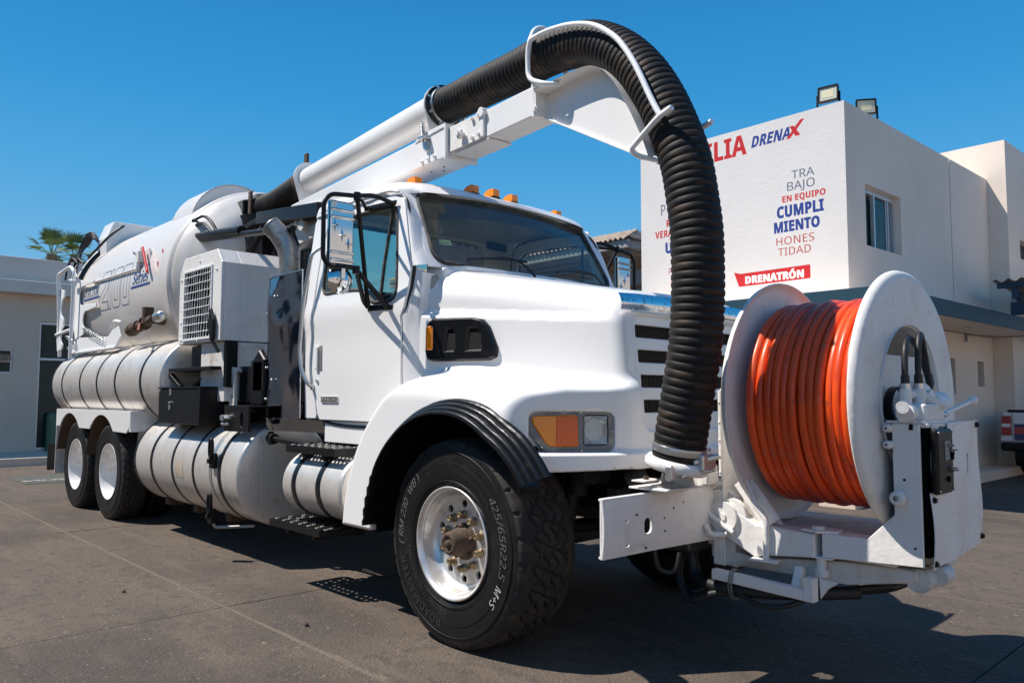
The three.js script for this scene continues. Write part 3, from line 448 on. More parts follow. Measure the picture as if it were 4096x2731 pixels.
P(truck, 'front_axle', [cyl([0, .50, -.75], [0, .50, .75], .06), box(-.08, .08, .44, .56, -.8, .8, .02), beam([.05, .62, .55], [.05, .95, .42], .06, .06), beam([.05, .62, -.55], [.05, .95, -.42], .06, .06), box(-.6, .65, .66, .72, .46, .54, .01), box(-.6, .65, .66, .72, -.54, -.46, .01), cyl([.25, .6, .6], [.25, .95, .52], .035), ...[-1, 1].flatMap((s) => [cyl([.30, .50, s * .62], [.34, 1.02, s * .52], .042), cyl([.34, .78, s * .55], [.36, 1.02, s * .52], .055), box(.56, .64, .60, .84, s * .44, s * .56, .01), beam([.15, .52, s * .62], [.62, .60, s * .30], .05, .05), cyl([.08, .47, s * .72], [.08, .47, s * .2], .025), box(.40, .50, .85, 1.0, s * .36, s * .60, .01), cyl([.45, .90, s * .3], [.45, .90, s * .66], .05)]), beam([.66, .95, -.5], [.66, .95, .5], .06, .08), cyl([.72, .88, .58], [.80, .93, .52], .045)], M.dark);
P(truck, 'rear_axle', [cyl([-5.896, .52, -.8], [-5.896, .52, .8], .1), cyl([-7.145, .52, -.8], [-7.145, .52, .8], .1), new THREE.SphereGeometry(.26, 20, 14).translate(-5.896, .56, 0), new THREE.SphereGeometry(.26, 20, 14).translate(-7.145, .56, 0), beam([-5.7, .62, .46], [-7.35, .62, .46], .1, .14), beam([-5.7, .62, -.46], [-7.35, .62, -.46], .1, .14)], M.dark);
// mud apron under the cab and bodies so that the far side stays hidden as it does in the picture
P(truck, 'transmission', [box(-2.6, -1.0, .62, .95, -.3, .3, .08), cyl([-5.7, .72, 0], [-2.6, .75, 0], .06), cyl([-3.2, .78, -.62], [-2.2, .78, -.62], .16)], M.dark);

// ---- wheels, axis along z, outer face towards +z
function tyreParts(R, W, blocks, depth) {
  const h = W / 2, prof = [[.285, h * .72], [.30, h * .86], [.312, h * .93], [.35, h * .99], [.41, h * 1.01], [R - .085, h * .995], [R - .05, h * .98], [R - .035, h * .955]];
  const side = (s) => lathe(prof.map(([r, z]) => [r, z * s]), [0, 0, 0], [0, 0, 1], 96);
  const ribs = [.33, .425, R - .07].flatMap((r) => [lathe([[r - .003, h * 1.0], [r, h * 1.018], [r + .003, h * 1.0]], [0, 0, 0], [0, 0, 1], 96)]);
  const nu = blocks * 20, nv = 56, tri = (q) => Math.abs(((q % 1) + 1) % 1 * 2 - 1) * 2 - 1;
  const groove = (u, v) => { // v -1..1 across
    let g = 0; const line = (d, w) => { g = Math.max(g, 1 - sst(w * .55, w, Math.abs(d))); };
    for (const v0 of [-.5, -.165, .165, .5]) line(v - v0 - .10 * clamp(tri(u * blocks + (Math.round(v0 * 3) & 1 ? .0 : .5)) * 1.5, -1, 1), .05);
    const a = ((u * blocks + v * .75 + .25) % 1 + 1) % 1 - .5; if (Math.abs(v) < .60) line(a * .8, .04);
    const c = ((u * blocks * 1 + (v > 0 ? .3 : .8)) % 1 + 1) % 1 - .5; if (Math.abs(v) > .86) line(c * .6, .05);
    return g;
  };
  const tread = gridGeo(nu, nv, (u, q) => { const v = q * 2 - 1, a = u * Math.PI * 2, edge = Math.pow(Math.abs(v), 6), r = R - .024 * edge - depth * groove(u, v) * (1 - .75 * edge * edge) - (Math.abs(v) > .97 ? .012 : 0); return [r * Math.cos(a), r * Math.sin(a), -v * h * .955]; });
  return { side: [side(1), side(-1), ...ribs], tread: tread };
}
function letterRing(R, h) { // raised lettering of the front tyre, drawn along the sidewall
  const cw = 2048, chh = 128, cv = document.createElement('canvas'); cv.width = cw; cv.height = chh; const g = cv.getContext('2d'); g.clearRect(0, 0, cw, chh);
  // u runs clockwise from the bottom as seen from outside
  const put = (s, a0, a1, y0, y1, col, w = 'bold') => { g.save(); g.font = w + ' 100px sans-serif'; const tw = g.measureText(s).width; g.translate(a0 / 360 * cw, y1 * chh); g.scale((a1 - a0) / 360 * cw / tw, (y1 - y0) * chh / 73); g.fillStyle = col; g.fillText(s, 0, 0); g.restore(); };
  put('ROADMASTER', 8, 74, .26, .58, 'rgba(44,43,42,1)');
  put('( RM 230  WB )', 82, 140, .27, .55, 'rgba(105,102,98,1)', 'italic');
  put('425/65R22.5', 230, 286, .30, .56, 'rgba(98,96,93,1)', 'italic'); put('M+S', 291, 308, .31, .56, 'rgba(185,182,176,1)', 'italic');
  put('REGROOVABLE', 40, 82, .78, .93, 'rgba(58,56,54,1)', 'normal'); put('TUBELESS', 2, 28, .78, .93, 'rgba(66,63,60,1)', 'normal');
  put('LOAD RANGE  L  ALL STEEL', 196, 236, .66, .76, 'rgba(58,56,54,1)', 'normal');
  const t = new THREE.CanvasTexture(cv); t.colorSpace = THREE.SRGBColorSpace; t.magFilter = THREE.LinearFilter; t.wrapS = THREE.RepeatWrapping;
  const m = S({ map: t, transparent: true, roughness: .55 });
  const g2 = gridGeo(128, 3, (u, v) => { const a = -Math.PI / 2 - u * Math.PI * 2, r = lerp(.335, R - .055, v), z = v < .34 ? lerp(h * .978, h * 1.01, v * 3) : lerp(h * 1.012, h * .985, (v - .34) / .66); return [r * Math.cos(a), r * Math.sin(a), z + .0035]; });
  return [g2, m];
}
const hexNut = (p, r, l) => { const c = new THREE.CylinderGeometry(r, r, l, 6).rotateX(Math.PI / 2).translate(p[0], p[1], p[2] + l / 2); return c; };
function frontWheel(z, flip) {
  const w = grp(truck, 'front_wheel', [0, .545, z]); if (flip) w.rotation.y = Math.PI;
  const R = .555, W = .42, h = W / 2, tp = tyreParts(R, W, 27, .017);
  P(w, 'tyre', tp.side, M.tyre); P(w, 'tread', tp.tread, M.tread);
  const [lg, lm] = letterRing(R, h); P(w, 'lettering', lg, lm, true);
  // polished disc: lip, deep barrel, flat face with ten hand holes
  const Z = h - .012, holes = Array.from({ length: 10 }, (_, i) => circ(.2005 * Math.cos((i + .5) / 10 * 6.2832), .2005 * Math.sin((i + .5) / 10 * 6.2832), .0215, 16).reverse());
  const face = extr(circ(0, 0, .222, 48), [circ(0, 0, .085, 24).reverse(), ...holes], .016, 0);
  P(w, 'rim', [lathe([[.285, h * .6], [.288, Z - .005], [.298, Z], [.300, Z + .006], [.294, Z + .010], [.284, Z + .004], [.275, Z - .012], [.268, Z - .03], [.262, Z - .055], [.252, Z - .078], [.236, Z - .092], [.2215, Z - .096]], [0, 0, 0], [0, 0, 1], 72), face.translate(0, 0, Z - .108), lathe([[.27, Z - .02], [.255, -h * .8]], [0, 0, 0], [0, 0, 1], 48)], M.polish);
  P(w, 'brake_drum', [lathe([[.24, -.12], [.24, Z - .16], [0, Z - .16]], [0, 0, 0], [0, 0, 1], 36)], M.dark);
  for (let i = 0; i < 10; i++) { const a = i / 10 * 6.2832 + Math.PI / 2, p = [.1435 * Math.cos(a), .1435 * Math.sin(a), Z - .092]; P(w, 'lug_nut', [lathe([[0, 0], [.0235, 0], [.0235, .008], [.019, .011], [0, .011]], p, [0, 0, 1], 18), hexNut([p[0], p[1], p[2] + .01], .0195, .03), lathe([[.0085, .0], [.0085, .031], [.0135, .0325], [.016, .029]], [p[0], p[1], p[2] + .01], [0, 0, 1], 14), cyl([p[0], p[1], p[2] + .01], [p[0], p[1], p[2] + .026], .0088)], M.brass); }
  P(w, 'hub', [lathe([[.1, Z - .1], [.098, Z - .085], [.082, Z - .08], [.075, Z - .05], [.068, Z - .03], [.062, Z + .012], [.055, Z + .024], [.04, Z + .026], [.038, Z + .018], [.02, Z + .018], [.02, Z + .03], [0, Z + .032]], [0, 0, 0], [0, 0, 1], 36), ...[0, 1, 2, 3, 4].map((k) => ball([.083 * Math.cos(k * 1.3 + .3), .083 * Math.sin(k * 1.3 + .3), Z - .072], .014 + .006 * (k % 2), 8))], M.rust);
}
frontWheel(.975, false); frontWheel(-.975, true);
const rearSide = tyreParts(.517, .275, 40, .014);
function rearWheel(x, s) {
  const w = grp(truck, 'rear_wheel', [x, .508, s * 1.035]); if (s < 0) w.rotation.y = Math.PI;
  const h = .1375, Z = h - .012;
  P(w, 'tyre', rearSide.side, M.tyre); P(w, 'tread', rearSide.tread, M.tread);
  P(w, 'rim', [lathe([[.284, h * .6], [.288, Z - .004], [.300, Z + .002], [.299, Z + .008], [.288, Z + .004], [.278, Z - .015], [.272, Z - .05], [.262, Z - .07], [.258, Z - .16], [.24, Z - .175], [.15, Z - .165], [.1, Z - .15], [0, Z - .15]], [0, 0, 0], [0, 0, 1], 64)], M.rim);
  const inner = P(w, 'inner_tyre', [...rearSide.side.map((g) => g.clone().translate(0, 0, -.33)), rearSide.tread.clone().translate(0, 0, -.33), cyl([0, 0, -.5], [0, 0, -.25], .285)], M.tyre);
}
for (const x of [-5.896, -7.145]) { rearWheel(x, 1); rearWheel(x, -1); }

// ---- hood and fenders, one moulded piece
const archR = .665, archC = [-.02, .60];
const hoodW = (x, y) => { const t = clamp((x + .6) / 1.32, -.1, 1.1); const w = lerp(.955, .645, Math.pow(Math.max(t, 0), 1.12)); const yr = lerp(1.845, 1.74, t); return w - .068 * (1 - t * t * t) * sst(yr - .03, yr + .03, y) - .02 * sst(1.9, 2.1, y); };
const hoodT = (x, z) => lerp(2.165, 1.905, clamp((x + .58) / 1.3, -.1, 1.15)) - .045 * Math.pow(Math.abs(z) / .65, 2) * .6;
const frontX = (y) => .742 + (1.87 - y) * .07;
function bodySdf(x, y, z) {
  const az = Math.abs(z);
  let dh = smax((y - hoodT(x, az)) * .97, az - hoodW(x, y), .17); dh = smax(dh, x - frontX(y), .085); dh = Math.max(dh, -.6 - x, 1.0 - y);
  const top = lerp(1.475, 1.372, sst(-.3, .7, x)) - .22 * Math.max(0, az - .95) + .02 * Math.max(0, .9 - az);
  const lip = .055 * (1 - sst(1.035, 1.065, y));
  const slant = (x - .757) * .836 + (az - .75) * .549 - lip;
  let df = smax(y - top, az - 1.205, .12); df = smax(df, slant, .035); df = smax(df, x - .805 - lip * .6, .06);
  const ex = (x - .06) / 1.135, ey = (y - .45) / 1.10, el = (Math.hypot(ex, ey) - 1) * 1.1; if (x < .06) df = smax(df, el, .05);
  df = Math.max(df, (x > .2 ? lerp(.955, .985, clamp(1 - az, 0, 1)) : .525) - y);
  let d = smin(dh, df, .085);
  const arch = Math.max(Math.hypot(x - archC[0], (y - archC[1]) * (y > archC[1] ? 1 : .55)) - archR - .045 * sst(1.5, .5, Math.atan2(y - archC[1], x - archC[0])), .46 - az); d = smax(d, -arch, .015);
  // openings: engine bay, grille panel, lamp pockets
  const bay = Math.max(Math.abs(x - .02) - .66, az - .56, y - 1.82, .4 - y); d = Math.max(d, -bay);
  const gx = smax(az - .56, Math.abs(y - 1.455) - .305, .08); d = smax(d, -Math.max(gx, .60 - x), .012);
  const u = -(x - .757) * .549 + (az - .75) * .836, pocket = Math.max(smax(Math.abs(u - .205) - .222, Math.abs(y - 1.15) - .10, .05), -.045 - slant); d = smax(d, -pocket, .008);
  return d;
}
const hood = P(truck, 'hood', netMesh(bodySdf, [-1.16, .95], [.49, 2.22], [-1.27, 1.27], .0152), M.cabPaint);
P(truck, 'arch_shade_sheet', mir([gridGeo(40, 2, (u, v) => { const a = lerp(.60, Math.PI + .12, u), k = archR - .006 + .045 * sst(1.5, .5, a); return [archC[0] + k * Math.cos(a), archC[1] + k * Math.sin(a), lerp(.44, 1.198, v)]; }), extXY([[-.75, 1.0], [.66, 1.0], [.66, 1.4], [-.75, 1.4]], [], .40, .43, 0)]), M.void);  // added black sheets, their colour stands for the shade inside the arch
P(truck, 'radiator', [box(.60, .645, 1.0, 1.8, -.55, .55, 0), ...Array.from({ length: 58 }, (_, i) => box(.646, .664, 1.15, 1.76, -.545 + i * .0188, -.537 + i * .0188, 0))], S({ color: C(.10, .088, .075), roughness: .8 }));
{ // grille panel with four slots a side
  const slots = []; for (let r = 0; r < 4; r++) for (const s of [-1, 1]) { const y1 = 1.715 - r * .133, y0 = y1 - .078, zi = .035, zo = .535 - r * .012; slots.push((s > 0 ? rrect(zi, zo, y0, y1, .012, 3) : rrect(-zo, -zi, y0, y1, .012, 3)).reverse().map(([z, y]) => [z, y])); }
  const g = extYZ(rrect(-.585, .585, 1.14, 1.775, .06), slots, 0, .022, .005);
  deform(tess(g, .12, 4), (x, y, z) => [x + frontX(y) - .035, y, z]);
  P(hood, 'grille', deform(tess(extYZ(rrect(-.585, .585, 1.14, 1.775, .06), slots, 0, .022, .005), .15, 3), (x, y, z) => [x + frontX(y) - .034, y, z]), M.cabPaint);
  P(hood, 'chrome_strip', gridGeo(40, 6, (s, t) => { const z = lerp(.655, -.655, s), k = t - .5; return [.748 + .012 * (1 - 4 * k * k) + .018 * (1 - t) - .02 * Math.pow(Math.abs(z) / .65, 6), lerp(1.782, 1.872, t) + .008 * (1 - z * z / .43), z]; }), S({ map: tex(256, [.5], (u, v) => mixc([.80, .81, .82], [.35, .33, .3], sst(.6, .72, fbm(u, v, 24, 4, 201)) * .7)), metalness: 1, roughness: .16 }));
  P(hood, 'grille_lip', [beam([.775, 1.776, -.60], [.775, 1.776, .60], .014, .012, .003)], M.zinc);
}
{ // rubber wheel arch flares, three soft ribs
  const tabO = [[.40, .865], [.464, .85], [.715, .81], [.885, .774], [1.09, .757], [1.32, .732], [1.53, .712], [1.80, .692], [2.23, .686], [2.7, .688], [3.25, .70]], tabL = [[.40, .73], [.506, .715], [.93, .652], [1.26, .645], [1.55, .632], [2.0, .626], [2.27, .626], [2.86, .645], [3.25, .672]];
  const at = (tab, q) => { let i = 0; while (i < tab.length - 2 && q > tab[i + 1][0]) i++; const t = clamp((q - tab[i][0]) / (tab[i + 1][0] - tab[i][0]), 0, 1); return lerp(tab[i][1], tab[i + 1][1], t); };
  const prof = []; for (let i = 0; i <= 40; i++) { const t = i / 40, rib = Math.pow(Math.abs(Math.sin(t * Math.PI * 4)), .7) * (t < .98 ? 1 : 0); prof.push([t, rib]); }
  const flare = gridGeo(80, 46, (u, v) => { const a = lerp(3.19, .43, u); const ro = at(tabO, a), rl = at(tabL, a); const k = v * 46; let r, z; if (k <= 40) { const [t, rib] = prof[Math.round(k)]; r = lerp(ro, rl, t) + .007 * rib; z = lerp(1.19, 1.285, Math.pow(t, .8)) + .006 * rib; } else { const t = (k - 40) / 6; r = rl - .006 + .012 * t; z = lerp(1.285, 1.15, t); } const wob = a > 2.7 ? .008 * Math.sin(a * 60) : 0; return [archC[0] + (r + wob) * Math.cos(a), archC[1] + r * Math.sin(a), z]; }, 1.0);
  for (const g of mir(flare)) P(truck, 'fender_flare', g, M.rubber);
  P(truck, 'flare_bracket', mir([box(-.62, -.56, 1.02, 1.07, 1.12, 1.2, .004), beam([-.70, .66, 1.0], [-.52, .72, 1.12], .02, .03)]), M.black);
}
{ // lamps in the slanted pocket
  const fm = frameM([.757 + .836 * -.026, 1.15, .75 + .549 * -.026], [-.549, 0, .836], [0, 1, 0]); // local x outwards along the panel; z out of it is reversed, so flip
  const place = (g) => { const q = g.clone(); const m = new THREE.Matrix4().makeBasis(V(-.549, 0, .836), V(0, 1, 0), V(.836, 0, .549)).setPosition(.757 - .836 * .03, 0, .75 - .549 * .03); const r = q.index ? q.toNonIndexed() : q; r.applyMatrix4(m); const f = mirrorZ(r).scale(1, 1, -1); return f; };
  const outer = [[.446, 1.205], [.443, 1.228], [.425, 1.246], [.395, 1.254], [.0, 1.257], [-.014, 1.245], [-.016, 1.07], [-.004, 1.052], [.14, 1.045], [.30, 1.046], [.345, 1.056], [.37, 1.08], [.436, 1.17]];
  const lens = [[.414, 1.213], [.410, 1.226], [.392, 1.232], [.19, 1.236], [.178, 1.228], [.170, 1.086], [.18, 1.074], [.30, 1.074], [.325, 1.08], [.345, 1.096], [.408, 1.19]];
  const hole = rrect(.012, .150, 1.078, 1.238, .02, 4);
  for (const s of [1, -1]) {
    const f = (g) => (s > 0 ? place(g) : mirrorZ(place(g)));
    const b = P(hood, 'headlamp_bezel', f(extr(outer, [lens.slice().reverse(), hole.slice().reverse()], .022, .003)), M.greyPlastic);
    P(b, 'turn_signal', [f(extr(lens.slice(0).map(([a, c]) => [lerp(.292, a, .985), lerp(1.155, c, .985)]), [], .03, .006)).translate(0, 0, 0)], M.amber);
    P(b, 'turn_signal_ribs', f(extr(rrect(.176, .288, 1.082, 1.228, .006), [], .0325, .002)), M.amberRib);
    P(b, 'headlamp', f(box(.020, .142, 1.086, 1.230, .014, .026, .012)), M.lampGlass);
    P(b, 'lamp_reflector', f(gridGeo(12, 12, (u, v) => { const a = (u - .5) * 2, c = (v - .5) * 2; return [.081 + a * .061, 1.158 + c * .072, -.035 + .045 * (a * a + c * c) / 1.4]; })), M.chrome);
    P(b, 'lamp_ring', f(extr(hole, [rrect(.020, .142, 1.086, 1.230, .016, 4).reverse()], .016, .003)), M.black);
    P(b, 'screw', [[.434, 1.205], [.160, 1.247], [-.008, 1.15], [.155, 1.056], [.36, 1.075]].map(([a, c]) => f(cyl([a, c, .020], [a, c, .026], .006, .005, 8))), M.zinc);
  }
}
{ // cooling vent with amber marker on each side of the hood
  const y0 = 1.55, zz = (x, y) => hoodW(x, y) + .004;
  const outer = [[-.515, 1.595], [-.50, 1.558], [-.46, 1.548], [-.06, 1.545], [-.025, 1.56], [-.018, 1.60], [-.07, 1.72], [-.11, 1.762], [-.17, 1.778], [-.46, 1.785], [-.495, 1.77], [-.512, 1.735]];
  const h1 = [[-.385, 1.588], [-.30, 1.588], [-.285, 1.61], [-.288, 1.70], [-.305, 1.73], [-.33, 1.74], [-.365, 1.735]], h2 = [[-.225, 1.588], [-.105, 1.588], [-.095, 1.60], [-.105, 1.69], [-.125, 1.72], [-.16, 1.735], [-.205, 1.735]];
  const put = (g, off) => deform(tess(g, .06, 4), (x, y, z) => [x, y, Math.max(hoodW(x, Math.min(y, 1.66)), .3) + off + z]);
  for (const s of [1, -1]) {
    const f = (g) => (s > 0 ? g : mirrorZ(g));
    const v = P(hood, 'side_vent', f(put(extr(outer, [h1.slice().reverse(), h2.slice().reverse()], .05, .012), -.022)), M.rubber);
    P(v, 'vent_back', f(put(extr(outer.map(([a, b]) => [lerp(-.26, a, .93), lerp(1.665, b, .9)]), [], .004, 0), .006)), M.void);
    const mesh = []; for (const q of [h1, h2]) { const xs = q.map((p) => p[0]), a = Math.min(...xs), b = Math.max(...xs); for (let x = a + .006; x < b; x += .0105) for (const k of [0, .5]) mesh.push(beam([x + k * .005, 1.59, 0], [x + k * .005 + .004, 1.70, 0], .0022, .0022, 0)); for (let y = 1.594; y < 1.70; y += .0095) mesh.push(beam([a + .003, y, 0], [b - .003, y, 0], .0022, .0022, 0)); }
    const mp = P(v, 'mesh', f(merge(mesh.map((g) => deform(g, (x, y, z) => [x, y, hoodW(x, 1.66) + z + .014])))), M.dark); mp.userData.kind = 'stuff';
    const dots = []; for (const q of [h1, h2]) { const xs = q.map((p) => p[0]), a = Math.min(...xs), b = Math.max(...xs); for (let j = 0; j < 11; j++) for (let x = a + .012 + (j % 2) * .006; x < b - .008; x += .012) dots.push(box(x - .0022, x + .0022, 1.596 + j * .0095, 1.5995 + j * .0095, hoodW(x, 1.66) + .0115, hoodW(x, 1.66) + .0125, 0)); }
    const gl = P(v, 'mesh_light_dots', f(merge(dots)), M.zinc); gl.userData.kind = 'stuff';  // pale dots stand for the bright specks of lit mesh holes
    P(v, 'marker_lamp', f(put(extr(rrect(-.515, -.452, 1.60, 1.757, .016, 4), [], .055, .012), -.02)), M.amber);
  }
}
{ // lower front: tow pockets, splash plate
  for (const s of [1, -1]) P(truck, 'tow_pocket', box(.79, .812, 1.035, 1.105, s * .14, s * .30, .012), M.void);
}
// ---- cab
const zs = (y) => 1.0 - .012 * sst(1.6, 1.1, y) - .075 * Math.pow(clamp((y - 1.95) / .72, 0, 1.2), 1.5) + .012 * sst(1.75, 1.88, y) * sst(2.05, 1.9, y);
const skin = (poly, holes = [], th = .035, out = 0, slope = null) => { const g = tess(extr(poly, holes, th, .0035), .09, 6); return deform(g, (x, y, z) => [x, y, zs(y) + out - th + z + (slope ? slope(x) : 0)]); };
const pane = (poly, out) => deform(tess(G(new THREE.ShapeGeometry(shape(poly))), .09, 6), (x, y, z) => [x, y, zs(y) + out]);
const doorPoly = [[-1.735, 1.158], [-.76, 1.158], [-.735, 1.2], [-.725, 1.6], [-.728, 1.83], [-.685, 1.885], [-.655, 2.0], [-.645, 2.13], [-.66, 2.2], [-.742, 2.45], [-.785, 2.56], [-.83, 2.615], [-.92, 2.645], [-1.2, 2.672], [-1.55, 2.672], [-1.68, 2.64], [-1.745, 2.54], [-1.785, 2.3], [-1.815, 2.0], [-1.835, 1.7], [-1.85, 1.58], [-1.84, 1.5], [-1.80, 1.35], [-1.765, 1.2]];
const winPoly = [[-.80, 1.945], [-.785, 1.97], [-.79, 2.1], [-.80, 2.2], [-.855, 2.5], [-.875, 2.545], [-.91, 2.565], [-1.3, 2.585], [-1.58, 2.58], [-1.66, 2.545], [-1.69, 2.45], [-1.71, 2.2], [-1.705, 2.09], [-1.68, 2.062], [-1.55, 2.056], [-1.26, 2.045], [-1.19, 2.03], [-1.06, 1.95], [-1.01, 1.936], [-.83, 1.936]];
const cab = grp(truck, 'cab');
for (const s of [1, -1]) {
  const f = (g) => (s > 0 ? g : mirrorZ(g));
  const door = P(truck, 'door', f(skin(doorPoly, [winPoly.slice().reverse()])), M.cabPaint);
  P(door, 'window_pane', f(pane(winPoly, -.016)), M.glass);
  P(door, 'window_seal', f(sweep(smooth(winPoly.map(([x, y]) => [x, y, zs(y) - .004]), 90, true), .013, 8, true)), M.seal);
  P(door, 'vent_divider', f(sweep([[-.965, 1.945, zs(1.945) - .008], [-.955, 2.2, zs(2.2) - .008], [-.925, 2.56, zs(2.56) - .008]], .012, 8)), M.seal);
  P(door, 'handle', [f(box(-1.775, -1.735, 1.515, 1.685, 1.003, 1.018, .008))], M.cabPaint);
  P(door, 'handle_recess', [f(box(-1.733, -1.690, 1.51, 1.688, .996, 1.004, .003))], M.greyPlastic);
  P(door, 'lock', [f(cyl([-1.755, 1.435, .995], [-1.755, 1.435, 1.006], .017, .014, 18)), f(cyl([-1.755, 1.435, 1.004], [-1.755, 1.435, 1.008], .008, .007, 12))], M.zinc);
  // maker's plate
  const cv = document.createElement('canvas'); cv.width = 256; cv.height = 48; const g = cv.getContext('2d'); g.fillStyle = '#1b1b1a'; g.fillRect(0, 0, 256, 48); g.font = 'bold 34px serif'; g.fillStyle = '#d8d6cf'; g.save(); g.translate(10, 36); g.scale(236 / g.measureText('STERLING').width, 1); g.fillText('STERLING', 0, 0); g.restore(); g.strokeStyle = '#cfcdc6'; g.lineWidth = 4; g.strokeRect(2, 2, 252, 44);
  const tx = new THREE.CanvasTexture(cv); tx.colorSpace = THREE.SRGBColorSpace; tx.magFilter = THREE.LinearFilter;
  const bp = new THREE.PlaneGeometry(.216, .038); if (s < 0) bp.rotateY(Math.PI);
  P(door, 'name_plate', bp.translate(-1.588, 1.303, s * (zs(1.303) + .0085)), S({ map: tx, roughness: .35, metalness: .3 }), true); P(door, 'plate_rim', f(box(-1.70, -1.476, 1.281, 1.325, zs(1.303), zs(1.303) + .008, .002)), M.zinc);
  // body side round the door
  const sidePoly = [[-1.945, 1.165], [-1.79, 1.165], [-1.775, 1.2], [-1.812, 1.35], [-1.852, 1.5], [-1.862, 1.58], [-1.847, 1.7], [-1.827, 2.0], [-1.797, 2.3], [-1.757, 2.54], [-1.70, 2.652], [-1.68, 2.69], [-1.90, 2.69], [-1.945, 2.62]];
  P(cab, 'cab_side', f(skin(sidePoly)), M.cabPaint);
  P(cab, 'cowl_side', f(skin([[-.712, 1.05], [-.588, 1.05], [-.588, 2.10], [-.632, 2.135], [-.645, 2.0], [-.673, 1.882], [-.716, 1.828], [-.713, 1.6]], [], .03, -.004, (x) => -.42 * Math.max(0, x + .70))), M.cabPaint);
  P(cab, 'door_seal', f(sweep(smooth(doorPoly.map(([x, y]) => [x, y, zs(y) - .026]), 130, true), .013, 6, true)), M.rubber);
  P(cab, 'drip_rail', f(sweep(smooth([[-.86, 2.655, .94], [-.95, 2.68, .938], [-1.3, 2.69, .938], [-1.85, 2.69, .938]], 24), .010, 7)), M.cabPaint);
  P(truck, 'sill', [f(box(-1.70, -.85, 1.0, 1.152, .90, .965, .006))], M.cabPaint);
  // windscreen pillar
  const A = (t) => { const p = [[-.645, 2.135], [-.66, 2.2], [-.742, 2.45], [-.785, 2.56], [-.835, 2.622]]; const k = clamp(t * 4, 0, 3.999), i = Math.floor(k); const q = [lerp(p[i][0], p[i + 1][0], k - i) + .010, lerp(p[i][1], p[i + 1][1], k - i)]; return [q[0], q[1], zs(q[1]) - .003]; };
  P(cab, 'pillar', f(gridGeo(24, 8, (t, q) => { const a = A(t), b = WS(1.035, lerp(-.03, 1.06, t)), k = [b[0] + .012, (a[1] + b[1]) / 2, a[2] - .004], u = 1 - q; return [0, 1, 2].map((c) => u * u * a[c] + 2 * u * q * k[c] + q * q * b[c]); })), M.cabPaint);
}
function WS(s, t) { // windscreen surface, s -1..1 across, t 0 bottom .. 1 top
  const z = s * lerp(.86, .809, t), bow = 1 - s * s; return [lerp(-.571 + .085 * bow, -.848 + .055 * bow, t) + .03 * t * (1 - t), lerp(2.162, 2.66 + .045 * bow, t), z];
}
const wsPath = rrect(-1, 1, 0, 1, .12, 6).map(([a, b]) => { const cx = Math.sign(a), kx = .085, ky = .2; return [a, b]; });
const wsOutline = (() => { const o = [], n = 7, rx = .10, ry = .17; for (const [cx, cy, a] of [[1 - rx, 1 - ry, 0], [-1 + rx, 1 - ry, 1], [-1 + rx, ry, 2], [1 - rx, ry, 3]]) { const r2 = cy > .5 ? [.06, .10] : [rx, ry]; const ox = Math.sign(cx) * (1 - r2[0]), oy = cy > .5 ? 1 - r2[1] : r2[1]; for (let i = 0; i <= n; i++) { const t = (a + i / n) * Math.PI / 2; o.push([ox + r2[0] * Math.cos(t), oy + r2[1] * Math.sin(t)]); } } return o; })();
